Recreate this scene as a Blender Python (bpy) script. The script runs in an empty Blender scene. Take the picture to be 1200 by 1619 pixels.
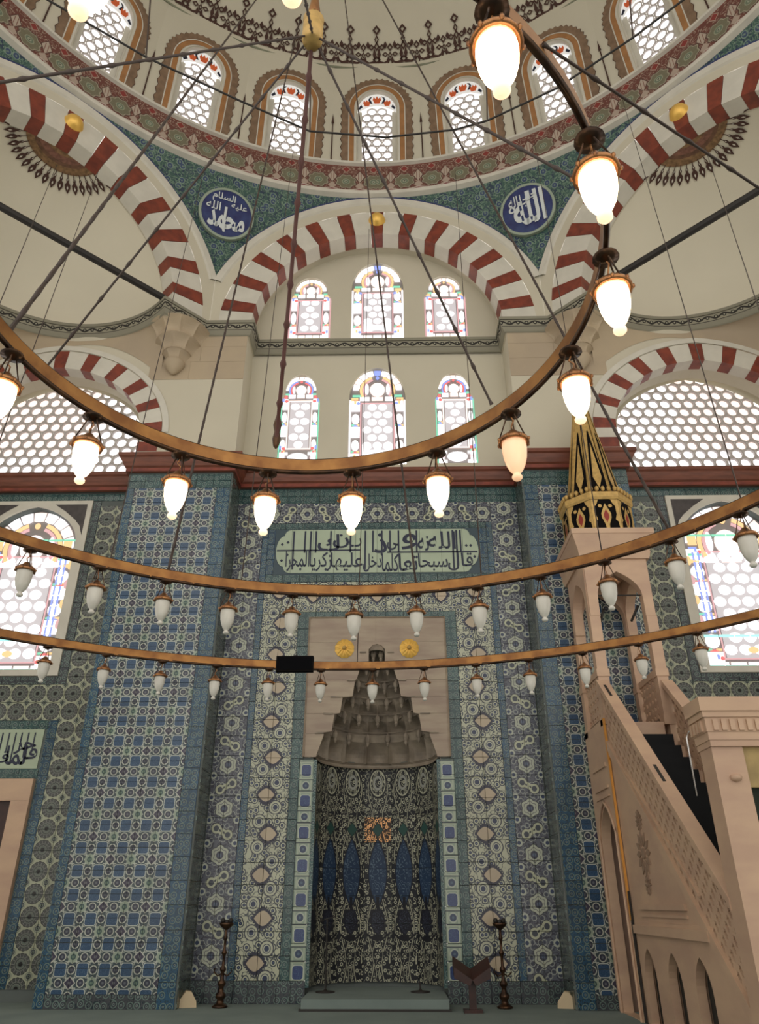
import bpy, math, random
from math import sin, cos, pi, radians, sqrt, atan2, hypot
from mathutils import Vector, Matrix
from mathutils.geometry import tessellate_polygon
random.seed(7)
S = bpy.context.scene
COL = S.collection

# ------------------------------------------------------------------ camera
cam_d = bpy.data.cameras.new('camera')
cam_d.sensor_fit = 'VERTICAL'
cam_d.sensor_height = 24.0
cam_d.lens = 24.0 * 1170.0 / 1619.0
cam_d.clip_end = 200
cam = bpy.data.objects.new('camera', cam_d)
COL.objects.link(cam)
cam.location = (0.298, 0, 1.45)
cam.rotation_euler = (radians(90 + 27.88), 0, radians(1.056))
S.camera = cam
# ------------------------------------------------------------------ world, lights, exposure
W = bpy.data.worlds.new('overcast_sky')
S.world = W
W.use_nodes = True
bg = W.node_tree.nodes['Background']
bg.inputs[0].default_value = (1.0, 0.95, 0.88, 1)
bg.inputs[1].default_value = 1.62
S.view_settings.view_transform = 'Standard'
S.view_settings.look = 'None'
S.view_settings.exposure = 0.0
S.view_settings.gamma = 1.0
S.view_settings.use_curve_mapping = False


def area_light(name, loc, rot, size, power, color):
    l = bpy.data.lights.new(name, 'AREA')
    l.shape = 'RECTANGLE'
    l.size, l.size_y = size
    l.energy = power
    l.color = color
    o = bpy.data.objects.new(name, l)
    o.location = loc
    o.rotation_euler = rot
    COL.objects.link(o)
    return o


# ------------------------------------------------------------------ object helpers
class MB:
    """collects faces, builds ONE mesh"""
    def __init__(s):
        s.v = []; s.f = []; s.uv = []; s.m = []; s.sm = []

    def add(s, vs, fs, uvs=None, mi=0, smooth=False):
        o = len(s.v)
        s.v += [tuple(p) for p in vs]
        for f in fs:
            s.f.append([i + o for i in f])
            s.uv.append([uvs[i] for i in f] if uvs else None)
            s.m.append(mi); s.sm.append(smooth)
        return s

    def box(s, x0, x1, y0, y1, z0, z1, mi=0, M=None):
        vs = [(x, y, z) for z in (z0, z1) for y in (y0, y1) for x in (x0, x1)]
        if M: vs = [tuple(M @ Vector(p)) for p in vs]
        return s.add(vs, [(0, 2, 3, 1), (4, 5, 7, 6), (0, 1, 5, 4), (2, 6, 7, 3), (0, 4, 6, 2), (1, 3, 7, 5)], None, mi)

    def grid(s, nu, nv, f, mi=0, smooth=True, flip=False):
        vs = []; uv = []
        for j in range(nv + 1):
            for i in range(nu + 1):
                r = f(i / nu, j / nv)
                vs.append(r[:3]); uv.append(r[3:5] if len(r) > 3 else (i / nu, j / nv))
        fs = []
        for j in range(nv):
            for i in range(nu):
                a = j * (nu + 1) + i
                q = (a, a + 1, a + nu + 2, a + nu + 1)
                fs.append(q[::-1] if flip else q)
        return s.add(vs, fs, uv, mi, smooth)

    def lathe(s, prof, n=16, c=(0, 0, 0), mi=0, smooth=True, a0=0.0):
        vs = []; fs = []
        k = len(prof)
        for i in range(n):
            a = a0 + 2 * pi * i / n
            for r, z in prof:
                vs.append((c[0] + r * cos(a), c[1] + r * sin(a), c[2] + z))
        for i in range(n):
            j = (i + 1) % n
            for t in range(k - 1):
                fs.append((i * k + t, j * k + t, j * k + t + 1, i * k + t + 1))
        return s.add(vs, fs, None, mi, smooth)

    def tube(s, pts, r, n=6, mi=0, smooth=True, closed=False):
        pts = [Vector(p) for p in pts]
        k = len(pts); vs = []; fs = []
        for i, p in enumerate(pts):
            if closed: d = pts[(i + 1) % k] - pts[i - 1]
            else: d = pts[min(i + 1, k - 1)] - pts[max(i - 1, 0)]
            d.normalize()
            a = d.cross(Vector((0, 0, 1)) if abs(d.z) < .95 else Vector((1, 0, 0))).normalized()
            b = d.cross(a)
            rr = r[i] if isinstance(r, (list, tuple)) else r
            for t in range(n):
                q = 2 * pi * t / n
                vs.append(p + a * (rr * cos(q)) + b * (rr * sin(q)))
        for i in range(k if closed else k - 1):
            j = (i + 1) % k
            for t in range(n):
                u = (t + 1) % n
                fs.append((i * n + t, i * n + u, j * n + u, j * n + t))
        if not closed:
            fs.append(tuple(range(n))); fs.append(tuple((k - 1) * n + t for t in reversed(range(n))))
        return s.add(vs, fs, None, mi, smooth)

    def plate(s, outer, holes=(), y=0.0, reveal=0.0, edge=0.0, mi=0, rmi=None, axis='xz', uvf=None):
        """flat polygon in (x,z) at depth y, facing -y, holes get reveals going +y"""
        loops = [outer] + list(holes)
        flat = [p for l in loops for p in l]
        tris = tessellate_polygon([[Vector((p[0], p[1], 0)) for p in l] for l in loops])
        P = (lambda p, d: (p[0], d, p[1])) if axis == 'xz' else (lambda p, d: (d, p[0], p[1]))
        s.add([P(p, y) for p in flat], [tuple(t) for t in tris], [tuple(p) for p in flat], mi)
        for h in holes:
            if reveal:
                n = len(h)
                vs = [P(p, y) for p in h] + [P(p, y + reveal) for p in h]
                s.add(vs, [(i, (i + 1) % n, n + (i + 1) % n, n + i) for i in range(n)], None, mi if rmi is None else rmi)
        if edge:
            n = len(outer)
            vs = [P(p, y) for p in outer] + [P(p, y + edge) for p in outer]
            s.add(vs, [(i, (i + 1) % n, n + (i + 1) % n, n + i) for i in range(n)], None, mi)
        return s

    def ribbon(s, path, prof, closed=False, mi=0, uvs=True):
        """sweep profile (out, z) along plan path (x,y); 'out' is to the right of travel"""
        k = len(path); m = len(prof); vs = []; uv = []; L = 0
        P = [Vector(p) for p in path]
        pl = [0]
        for a, b in zip(prof, prof[1:]): pl.append(pl[-1] + hypot(b[0] - a[0], b[1] - a[1]))
        for i in range(k):
            if i: L += (P[i] - P[i - 1]).length
            a = (P[i] - P[i - 1]) if (i or closed) else (P[1] - P[0])
            b = (P[(i + 1) % k] - P[i]) if (i < k - 1 or closed) else a
            a = a.normalized(); b = b.normalized()
            na = Vector((a.y, -a.x)); nb = Vector((b.y, -b.x))
            n = (na + nb); n.normalize()
            n = n / max(.35, n.dot(na))
            for t, (o, z) in enumerate(prof):
                vs.append((P[i].x + n.x * o, P[i].y + n.y * o, z)); uv.append((L, pl[t]))
        fs = []
        for i in range(k if closed else k - 1):
            j = (i + 1) % k
            for t in range(m - 1):
                fs.append((i * m + t, j * m + t, j * m + t + 1, i * m + t + 1))
        return s.add(vs, fs, uv, mi, False)

    def mesh(s, name, mats):
        me = bpy.data.meshes.new(name)
        me.from_pydata(s.v, [], s.f)
        if any(u for u in s.uv):
            ul = me.uv_layers.new(name='uv')
            co = []
            for f, u in zip(s.f, s.uv):
                for i in range(len(f)): co += list(u[i]) if u else [0.0, 0.0]
            ul.data.foreach_set('uv', co)
        for m in (mats if isinstance(mats, (list, tuple)) else [mats]): me.materials.append(m)
        me.polygons.foreach_set('material_index', s.m)
        me.polygons.foreach_set('use_smooth', s.sm)
        me.update()
        return me

    def part(s, name, mats, parent=None, **k):
        return link(name, s.mesh(name, mats), parent, **k)


def link(name, data, parent=None, loc=None, M=None, label=None):
    o = bpy.data.objects.new(name, data)
    if loc is not None: o.location = loc
    if M is not None: o.matrix_local = M
    if parent is not None: o.parent = parent
    if label: o['label'] = label
    COL.objects.link(o)
    return o


def thing(name, label, cat, loc=(0, 0, 0), group=None, M=None):
    o = bpy.data.objects.new(name, None)
    o.empty_display_size = .1
    if M is not None: o.matrix_local = M
    else: o.location = loc
    o['label'] = label; o['category'] = cat
    if group: o['group'] = group
    COL.objects.link(o)
    return o


def setting(name, label, M=None):
    o = bpy.data.objects.new(name, None)
    o.empty_display_size = .1
    if M is not None: o.matrix_local = M
    o['kind'] = 'structure'; o['label'] = label; o['category'] = name.split('_')[0]
    COL.objects.link(o)
    return o


def tag(o, label, cat, group=None, kind=None):
    o['label'] = label; o['category'] = cat
    if group: o['group'] = group
    if kind: o['kind'] = kind
    return o


def arch(cx, hw, z0, zs, rise, n=20, pointed=0.0):
    """outline (x,z) of an arched opening, counter clockwise from lower left"""
    p = [(cx - hw, z0), (cx + hw, z0)]
    for i in range(n + 1):
        a = pi * i / n
        x = cos(a); z = sin(a)
        if pointed: z = z * (1 - pointed) + pointed * (1 - abs(x)) ** .75
        p.append((cx + hw * x, zs + rise * z))
    return p


def inside(poly, x, z):
    c = False; n = len(poly)
    for i in range(n):
        x1, z1 = poly[i]; x2, z2 = poly[i - 1]
        if (z1 > z) != (z2 > z) and x < (x2 - x1) * (z - z1) / (z2 - z1) + x1: c = not c
    return c


# ------------------------------------------------------------------ node expression compiler
class E:
    def __init__(s, nt, k): s.nt = nt; s.k = k

    def op(s, o, b=None, c=None):
        n = s.nt.nodes.new('ShaderNodeMath'); n.operation = o
        for i, x in enumerate((s, b, c)):
            if x is None: continue
            if isinstance(x, E): s.nt.links.new(x.k, n.inputs[i])
            else: n.inputs[i].default_value = float(x)
        return E(s.nt, n.outputs[0])

    def __add__(s, b): return s.op('ADD', b)
    def __radd__(s, b): return s.op('ADD', b)
    def __sub__(s, b): return s.op('SUBTRACT', b)
    def __rsub__(s, b): return s.op('MULTIPLY_ADD', -1.0, b)
    def __mul__(s, b): return s.op('MULTIPLY', b)
    def __rmul__(s, b): return s.op('MULTIPLY', b)
    def __truediv__(s, b): return s.op('DIVIDE', b)
    def __lt__(s, b): return s.op('LESS_THAN', b)
    def __gt__(s, b): return s.op('GREATER_THAN', b)
    def abs(s): return s.op('ABSOLUTE')
    def sin(s): return s.op('SINE')
    def cos(s): return s.op('COSINE')
    def sqrt(s): return s.op('SQRT')
    def floor(s): return s.op('FLOOR')
    def max(s, b): return s.op('MAXIMUM', b)
    def min(s, b): return s.op('MINIMUM', b)
    def cell(s, p, off=0.0):
        """coordinate centred on multiples of p (shifted by off)"""
        t = (s + (p / 2 - off)) if (p / 2 - off) else s
        return (t / p).op('FRACT') * p - p / 2
    def idx(s, p, off=0.0): return ((s + (p / 2 - off)) / p).floor()
    def par(s): return s.op('MODULO', 2.0).abs()
    def near(s, c, w): return (s - c).abs() < w


def hyp(a, b): return (a * a + b * b).sqrt()


class Pat:
    """a tile / paint pattern material"""
    def __init__(s, name, rough=.35, uv=False, swap=False, x0=0.0, z0=0.0, mirror=False, vary=0.0, spec=.5, bump=None):
        m = bpy.data.materials.new(name); m.use_nodes = True
        s.m = m; s.nt = m.node_tree
        s.b = s.nt.nodes['Principled BSDF']
        s.b.inputs['Roughness'].default_value = rough
        s.b.inputs['Specular IOR Level'].default_value = spec
        if uv:
            g = s.nt.nodes.new('ShaderNodeUVMap'); g.uv_map = 'uv'; src = g.outputs[0]
        else:
            g = s.nt.nodes.new('ShaderNodeNewGeometry'); src = g.outputs['Position']
        sp = s.nt.nodes.new('ShaderNodeSeparateXYZ'); s.nt.links.new(src, sp.inputs[0])
        X, Y, Z = (E(s.nt, sp.outputs[i]) for i in range(3))
        if uv: s.u, s.v = X, Y
        else: s.u, s.v = (Y if swap else X), Z
        if mirror: s.u = s.u.abs()
        if x0: s.u = s.u - x0
        if z0: s.v = s.v - z0
        s.c = None; s.vary = vary

    def base(s, c):
        n = s.nt.nodes.new('ShaderNodeRGB'); n.outputs[0].default_value = (*c, 1); s.c = n.outputs[0]; return s

    def put(s, c, mask):
        n = s.nt.nodes.new('ShaderNodeMix'); n.data_type = 'RGBA'
        s.nt.links.new(mask.k, n.inputs['Factor']); s.nt.links.new(s.c, n.inputs['A'])
        if isinstance(c, tuple): n.inputs['B'].default_value = (*c, 1)
        else: s.nt.links.new(c, n.inputs['B'])
        s.c = n.outputs['Result']; return s

    def voro(s, scale, rnd=1.0, feature='F1', su=1.0, warp=None):
        cb = s.nt.nodes.new('ShaderNodeCombineXYZ')
        s.nt.links.new((s.u * su).k, cb.inputs[0]); s.nt.links.new(s.v.k, cb.inputs[1])
        n = s.nt.nodes.new('ShaderNodeTexVoronoi'); n.voronoi_dimensions = '2D'; n.feature = feature
        n.inputs['Scale'].default_value = scale; n.inputs['Randomness'].default_value = rnd
        s.nt.links.new(cb.outputs[0], n.inputs['Vector'])
        return E(s.nt, n.outputs['Distance'])

    def noise(s, scale, detail=2.0):
        cb = s.nt.nodes.new('ShaderNodeCombineXYZ')
        s.nt.links.new(s.u.k, cb.inputs[0]); s.nt.links.new(s.v.k, cb.inputs[1])
        n = s.nt.nodes.new('ShaderNodeTexNoise'); n.noise_dimensions = '2D'
        n.inputs['Scale'].default_value = scale; n.inputs['Detail'].default_value = detail
        s.nt.links.new(cb.outputs[0], n.inputs['Vector'])
        return E(s.nt, n.outputs[0])

    def lines(s, scale=9, w=.09, warp=1.0):
        """meandering vine lines"""
        n = s.noise(scale, 1.0)
        return ((n * 4.0).op('FRACT') - .5).abs() < w

    def done(s):
        out = s.c
        if s.vary:
            o = s.nt.nodes.new('ShaderNodeObjectInfo')
            k = E(s.nt, o.outputs['Random']) * (2 * s.vary) + (1 - s.vary)
            n = s.nt.nodes.new('ShaderNodeVectorMath'); n.operation = 'SCALE'
            s.nt.links.new(out, n.inputs[0]); s.nt.links.new(k.k, n.inputs['Scale']); out = n.outputs[0]
        s.nt.links.new(out, s.b.inputs['Base Color'])
        return s.m


def mat(name, c, rough=.6, metal=0.0, var=0.0, scale=3.0, emit=None, es=0.0, bump=0.0, c2=None, spec=.5, stretch=None):
    m = bpy.data.materials.new(name); m.use_nodes = True
    nt = m.node_tree; b = nt.nodes['Principled BSDF']
    b.inputs['Base Color'].default_value = (*c, 1)
    b.inputs['Roughness'].default_value = rough
    b.inputs['Metallic'].default_value = metal
    b.inputs['Specular IOR Level'].default_value = spec
    if var or c2:
        g = nt.nodes.new('ShaderNodeNewGeometry')
        n = nt.nodes.new('ShaderNodeTexNoise'); n.inputs['Scale'].default_value = scale; n.inputs['Detail'].default_value = 4
        src = g.outputs['Position']
        if stretch:
            mp = nt.nodes.new('ShaderNodeMapping'); mp.inputs['Scale'].default_value = stretch
            nt.links.new(src, mp.inputs[0]); src = mp.outputs[0]
        nt.links.new(src, n.inputs['Vector'])
        r = nt.nodes.new('ShaderNodeValToRGB')
        r.color_ramp.elements[0].position = .35; r.color_ramp.elements[1].position = .65
        d = c2 or tuple(x * (1 - var) for x in c)
        r.color_ramp.elements[0].color = (*d, 1)
        r.color_ramp.elements[1].color = (*c, 1)
        nt.links.new(n.outputs[0], r.inputs[0]); nt.links.new(r.outputs[0], b.inputs['Base Color'])
        if bump:
            bp = nt.nodes.new('ShaderNodeBump'); bp.inputs['Strength'].default_value = bump; bp.inputs['Distance'].default_value = .02
            nt.links.new(n.outputs[0], bp.inputs['Height']); nt.links.new(bp.outputs[0], b.inputs['Normal'])
    if emit:
        b.inputs['Emission Color'].default_value = (*emit, 1)
        b.inputs['Emission Strength'].default_value = es
    return m


# ------------------------------------------------------------------ plain materials
CREAM = mat('cream_plaster', (.60, .555, .44), .8, var=.06, scale=.6)
CREAM_D = mat('dome_plaster', (.60, .56, .45), .8, var=.05, scale=.5)
CREAM_H = mat('half_dome_plaster_lightened', (.72, .67, .54), .8, var=.06, scale=.5)  # same plaster, lightened to put missing brightness into the half domes
WHITE = mat('pale_stone', (.66, .63, .55), .7, var=.10, scale=2.5)
STONE = mat('beige_limestone', (.48, .385, .265), .75, c2=(.41, .33, .24), scale=.9)
REDST = mat('red_marble', (.25, .050, .026), .45, c2=(.15, .030, .020), scale=5)
PORPH = mat('dark_red_stone_moulding', (.20, .062, .035), .45, var=.35, scale=3, stretch=(1, 1, 6))
LATT = mat('grey_plaster_lattice', (.50, .46, .44), .8)
LATT_D = mat('leaded_came', (.34, .31, .31), .7)
MARB = mat('mihrab_marble', (.40, .325, .24), .5, c2=(.30, .225, .175), scale=2.2, stretch=(.6, 1, 3))
MUQ = mat('grey_carved_marble', (.33, .275, .21), .65, c2=(.20, .165, .13), scale=4)
MIN = mat('minbar_marble', (.59, .405, .275), .5, c2=(.50, .33, .235), scale=1.6, stretch=(1, 1, 2.5))
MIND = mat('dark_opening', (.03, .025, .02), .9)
BRASS = mat('brass_strip', (.34, .165, .052), .42, metal=.75, c2=(.20, .085, .03), scale=7)
BRASSL = mat('lamp_brass', (.42, .20, .08), .35, metal=.8, c2=(.22, .10, .05), scale=25)
IRON = mat('dark_iron', (.02, .017, .015), .6)
CHAIN = mat('dark_chain', (.045, .028, .022), .55)
GOLD = mat('gilded_paint', (.62, .40, .13), .45, metal=.25, var=.25, scale=14)
GOLDM = mat('gold_boss', (.88, .54, .12), .35, metal=.4)
BLACKP = mat('black_paint', (.006, .005, .005), .9, spec=.1)
REDP = mat('red_paint', (.28, .02, .012), .5)
GLASSM = mat('frosted_unlit_glass', (.62, .60, .54), .25, var=.12, scale=9)
LIT = mat('lit_frosted_glass', (.9, .85, .75), .3, emit=(1.0, .80, .50), es=5.0)
_nt = LIT.node_tree                       # bulb sits low in the cup: rim and finial stay warmer
_tc = _nt.nodes.new('ShaderNodeTexCoord'); _sp = _nt.nodes.new('ShaderNodeSeparateXYZ'); _rp = _nt.nodes.new('ShaderNodeValToRGB')
_mr = _nt.nodes.new('ShaderNodeMapRange'); _mr.inputs['From Min'].default_value = -.43; _mr.inputs['From Max'].default_value = -.18
_nt.links.new(_tc.outputs['Object'], _sp.inputs[0]); _nt.links.new(_sp.outputs[2], _mr.inputs['Value']); _nt.links.new(_mr.outputs[0], _rp.inputs[0])
_e = _rp.color_ramp.elements
_e[0].position = 0.0; _e[0].color = (.24, .15, .085, 1); _e[1].position = 1.0; _e[1].color = (.20, .085, .025, 1)
for _p, _c in ((.10, (.30, .20, .12)), (.17, (1, .80, .52)), (.72, (1, .80, .52)), (.86, (.36, .20, .09))):
    _k = _e.new(_p); _k.color = (*_c, 1)
_nt.links.new(_rp.outputs[0], _nt.nodes['Principled BSDF'].inputs['Emission Color'])
GLASSGLOW = mat('unlit_glass_reflected_glow', (.85, .62, .45), .3, emit=(1.0, .52, .26), es=.55)  # unlit lamp: glow put in for the light its glass reflects
CARPET = mat('green_grey_carpet', (.20, .25, .235), .95, c2=(.17, .215, .205), scale=1.5)
STEPC = mat('black_stair_carpet', (.010, .011, .013), .95)
BRONZE = mat('dark_bronze', (.09, .045, .022), .3, metal=.7, c2=(.03, .016, .01), scale=12)
WOOD = mat('dark_red_wood', (.045, .012, .008), .4, var=.4, scale=8)
SHADE = mat('cream_lampshade', (.62, .50, .33), .7)
GROUT = mat('tile_grout', (.12, .14, .135), .9)
DOORC = mat('dark_green_curtain', (.012, .022, .012), .8)
INK = mat('navy_lettering', (.010, .016, .045), .4)
PALEINK = mat('white_lettering', (.62, .66, .66), .4)
PLAQ = mat('pale_green_tile', (.42, .50, .37), .25, var=.10, scale=2)
BLUEM = mat('cobalt_roundel', (.018, .022, .11), .3, c2=(.03, .05, .16), scale=5)
MEDR = mat('roundel_rim', (.30, .36, .28), .4)
BROWNP = mat('taupe_painted_scallop', (.25, .16, .10), .8, c2=(.18, .115, .07), scale=6)
ORANGEP = mat('ochre_painted_band', (.40, .19, .07), .7, var=.2, scale=5)
OUTL = mat('dark_painted_line', (.06, .025, .018), .8)
GREENP = mat('grey_green_paint', (.22, .23, .16), .8)


def pane_mat(name, c, s=1.0):
    m = mat(name, tuple(x * .6 for x in c), .15, emit=c, es=s)
    m.cycles.emission_sampling = 'NONE'
    return m


PW = pane_mat('daylit_clear_glass', (1.0, .97, .98), 1.35)
PWP = pane_mat('daylit_pinkish_glass', (1.0, .86, .80), 1.0)
PAL = {'w': PW, 'p': PWP,
       'r': pane_mat('red_glass', (.85, .20, .20), .85), 'b': pane_mat('blue_glass', (.30, .38, .85), .9),
       'g': pane_mat('green_glass', (.25, .72, .50), .85), 'y': pane_mat('amber_glass', (.90, .62, .30), .9),
       't': pane_mat('turquoise_glass', (.42, .92, .85), .95), 'm': pane_mat('rose_glass', (.72, .42, .44), .85)}

# ------------------------------------------------------------------ pattern materials
PALE = (.40, .42, .34)
NAVY = (.022, .040, .10)
BLUE = (.040, .095, .20)
TEAL = (.030, .110, .115)
DARK = (.025, .030, .040)


def pat_squares(name, swap=False, x0=0.0):
    p = Pat(name, .22, swap=swap, x0=x0, z0=.25, vary=.12)
    P = .33
    a = p.u.cell(P); b = p.v.cell(P); A = a.abs(); B = b.abs()
    p.base((.060, .085, .095))
    p.put((.03, .045, .06), p.lines(26, .16))
    # interlacing light lines
    d = (A - B).abs()
    p.put((.42, .45, .40), (d < .006) * (A > .085))
    p.put((.42, .45, .40), (A.near(.102, .005)) * (B > .06) + (B.near(.102, .005)) * (A > .06))
    # small circles between the squares
    for (ca, cb) in ((P / 2, 0), (0, P / 2)):
        r = hyp(A - ca, B - cb)
        p.put((.46, .48, .42), r < .060); p.put((.045, .05, .075), r < .046); p.put((.12, .13, .16), r < .018)
    # corner star / light flower, alternating
    ia = (p.u.idx(P, P / 2) + p.v.idx(P, P / 2)).par()
    q = (A - P / 2).abs() + (B - P / 2).abs()
    r = hyp(A - P / 2, B - P / 2)
    p.put((.46, .47, .42), q < .092); p.put((.05, .045, .075), q < .074); p.put((.15, .15, .17), r < .02)
    f = ia * (r < .075)
    p.put((.28, .34, .27), f); p.put((.05, .09, .09), ia * (r < .040)); p.put((.16, .24, .19), ia * (r < .02))
    # big rounded square
    mx = A.max(B); rr = hyp((A - .05).max(0.0), (B - .05).max(0.0))
    p.put((.46, .50, .46), rr < .044); p.put((.030, .068, .135), rr < .032)
    p.put((.065, .12, .20), (rr < .030) * p.lines(22, .10))
    return p.done()


def pat_rosette(name, x0):
    p = Pat(name, .25, mirror=True, x0=x0, z0=4.89, vary=.10)
    P = .33
    a = p.u.cell(P); b = p.v.cell(P); r = hyp(a, b)
    th = b.op('ARCTAN2', a)
    p.base((.36, .38, .28))
    rw = r + (th * 14.0).cos() * .004
    p.put((.025, .028, .03), rw < .152); p.put((.075, .082, .078), rw < .140)
    p.put((.05, .055, .06), rw.near(.115, .005)); p.put((.15, .17, .145), rw < .098)
    p.put((.045, .05, .055), rw.near(.078, .007)); p.put((.11, .135, .12), r < .055); p.put((.008, .008, .010), r < .034)
    p.put((.20, .20, .20), ((th * 14.0).cos() > .8) * (r > .1) * (r < .14))
    c = hyp(a.abs() - P / 2, b.abs() - P / 2)
    p.put((.05, .06, .07), c < .040); p.put((.16, .20, .17), c < .022); p.put((.012, .012, .015), c < .010)
    p.put((.10, .14, .12), (c.near(.055, .004)))
    return p.done()


def flower_fill(p, scale, ring=(.03, .04, .055), core=(.016, .028, .075), pale=(.45, .465, .35)):
    v = p.voro(scale, .75)
    p.put(ring, v.near(.37, .06))
    p.put(pale, v < .31)
    p.put(core, v < .19); p.put((.10, .14, .20), v < .06)
    return v


def pat_eyes(name, vert=True):
    # centred on x0 (u=0), period .62 along the strip
    p = Pat(name, .25, mirror=vert, x0=1.86 if vert else 0.0, z0=0.0 if vert else 0, vary=.06)
    if not vert:
        p.u, p.v = p.v - 6.80, p.u
    P = .62
    p.base((.44, .455, .34))
    p.put((.06, .075, .08), p.lines(8, .10))
    flower_fill(p, 7.5)
    k = p.v.idx(P).par() * 2.0 - 1.0
    b = p.v.cell(P)
    # round blossoms with dark arcs above and below each eye
    for sgn in (-1, 1):
        fx = p.u - k * (-.13); fz = b - sgn * .20
        r = hyp(fx, fz)
        p.put((.035, .04, .055), r < .118); p.put((.45, .465, .35), r < .100); p.put((.035, .045, .07), r < .068); p.put((.45, .47, .38), r < .056); p.put((.016, .028, .075), r < .040)
    ex = (p.u - k * .05) * k; eb = b.abs()
    lens = eb + ex * ex * 4.6 + (ex * .22).max(0.0)
    teeth = (b_at(b, ex) * 26.0).cos() * .020
    p.put((.010, .011, .032), (lens + teeth) < .172)
    p.put((.44, .36, .255), lens < .108)
    return p.done()


def pat_flowers(name, vert=True):
    p = Pat(name, .25, mirror=vert, x0=2.605 if vert else 0.0, vary=.07)
    if not vert:
        p.u, p.v = p.v - 8.55, p.u
    P = .72
    p.base((.095, .105, .135))
    p.put((.035, .035, .055), p.lines(10, .16))
    v = p.voro(9, .8)
    p.put((.34, .37, .34), v.near(.34, .045)); p.put((.04, .05, .08), v < .16)
    b = p.v.cell(P); b2 = p.v.cell(P, P / 2)
    k = p.v.idx(P, P / 2).par() * 2.0 - 1.0
    r = hyp(p.u, b); th = b.op('ARCTAN2', p.u)
    rw = r + (th * 6.0).cos() * .012
    p.put((.035, .04, .05), rw < .155); p.put((.42, .45, .36), rw < .142); p.put((.12, .12, .13), rw.near(.10, .006)); p.put((.04, .045, .075), r < .062); p.put((.09, .12, .19), r < .03)
    # paired lobes
    sx = p.u; d1 = hyp(sx - .10, b2 - k * .05); d2 = hyp(sx + .10, b2 + k * .05)
    d = d1.min(d2); neck = (sx.abs() < .10) * ((b2 - k * sx * .5).abs() < .055)
    p.put((.035, .04, .05), (d < .092)); p.put((.44, .46, .33), (d < .080).max(neck)); p.put((.035, .045, .065), d < .045)
    p.put((.04, .05, .05), hyp(sx.abs() - .035, b2 - k * sx * .5) < .018)
    # edge buds
    e = hyp(p.u.abs() - .235, p.v.cell(.36, .18))
    p.put((.42, .45, .38), e < .058); p.put(NAVY, e < .03)
    return p.done()


def pat_strip(name, swap=False, vert=True, period=.165, base=(.035, .085, .085)):
    p = Pat(name, .22, swap=swap, vary=.15)
    if not vert: p.u, p.v = p.v, p.u
    p.base(base)
    p.put((.02, .035, .045), p.lines(15, .13))
    b = p.v.cell(period)
    v = p.voro(1 / .12, .35)
    p.put((.13, .19, .17), v.near(.36, .05)); p.put((.18, .23, .21), v < .13)
    p.put((.025, .035, .06), v < .07)
    return p.done()


def pat_discs(name):
    p = Pat(name, .22, mirror=True, x0=1.225, vary=.05)
    P = .50
    b = p.v.cell(P); b2 = p.v.cell(P, P / 2)
    p.base((.24, .31, .25))
    p.put((.36, .42, .32), p.u.abs().near(.088, .012))
    for sg in (-1, 1):
        e = hyp(p.u, (b - sg * .165) * 1.0)
        p.put((.36, .42, .33), (b.abs()).near(.135, .012)); p.put((.035, .05, .06), b.abs().near(.155, .008))
    r = hyp((p.u.abs() - .04).max(0.0), (b.abs() - .05).max(0.0))
    p.put((.46, .51, .42), r < .055); p.put((.028, .048, .15), r < .042)
    p.put((.06, .12, .22), (r < .04) * p.lines(20, .06))
    r = hyp(p.u, b2)
    p.put((.38, .43, .36), r < .075); p.put((.025, .045, .10), r < .055); p.put((.07, .12, .18), r < .02)
    return p.done()


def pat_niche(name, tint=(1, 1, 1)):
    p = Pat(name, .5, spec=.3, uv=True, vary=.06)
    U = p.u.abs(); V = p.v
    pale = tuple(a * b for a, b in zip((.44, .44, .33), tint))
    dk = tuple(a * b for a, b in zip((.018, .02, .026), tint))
    p.base(dk)
    p.put(pale, p.lines(8.5, .085))
    v = p.voro(10, .8)
    p.put(dk, v.near(.36, .06)); p.put(pale, v < .28); p.put((.03, .035, .05), v < .13)
    # ogee lattice of bold lines, period 1.1
    w = ((V * (2 * pi / 1.1)).cos() * .055 + .125)
    p.put(dk, (U - w).abs() < .020); p.put(pale, (U - w).abs() < .007)
    w2 = ((V * (4 * pi / 1.1)).sin() * .035 + .055)
    p.put(dk, (U - w2).abs() < .014); p.put(pale, (U - w2).abs() < .005)
    # tall blue lens
    z = (V - 1.98); lens = U + z * z * .55 + (z * .06)
    p.put((.012, .013, .02), (lens < .175)); p.put((.020, .042, .090), lens < .155)
    p.put((.10, .15, .21), (lens < .14) * p.lines(10, .085))
    p.put((.012, .013, .02), (V < 1.55) * (V > 1.38) * (U < .028))
    # small green lozenge
    q = U * 1.2 + (V - 2.62).abs()
    p.put((.02, .03, .03), q < .13); p.put((.025, .075, .065), q < .11)
    # vase
    zv = V - 1.17; body = U + zv * zv * 2.2 - (zv * .12)
    p.put((.014, .015, .025), (body < .125) * (zv.abs() < .19)); p.put((.05, .06, .09), (body < .10) * (zv.abs() < .17) * p.lines(17, .12))
    p.put((.014, .015, .02), (zv > -.27) * (zv < -.19) * ((U + zv * .4) < 0.0))
    arc = hyp(U, V - 1.12)
    p.put((.014, .015, .02), arc.near(.215, .017) * (V < 1.0))
    # arched heads
    z3 = (V - 3.42); hd = hyp(U, z3 * .62)
    p.put((.014, .015, .02), hd.near(.155, .012)); p.put(pale, hd.near(.137, .008)); p.put((.30, .31, .28), (hd < .08) * (hd > .05))
    return p.done()


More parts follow.
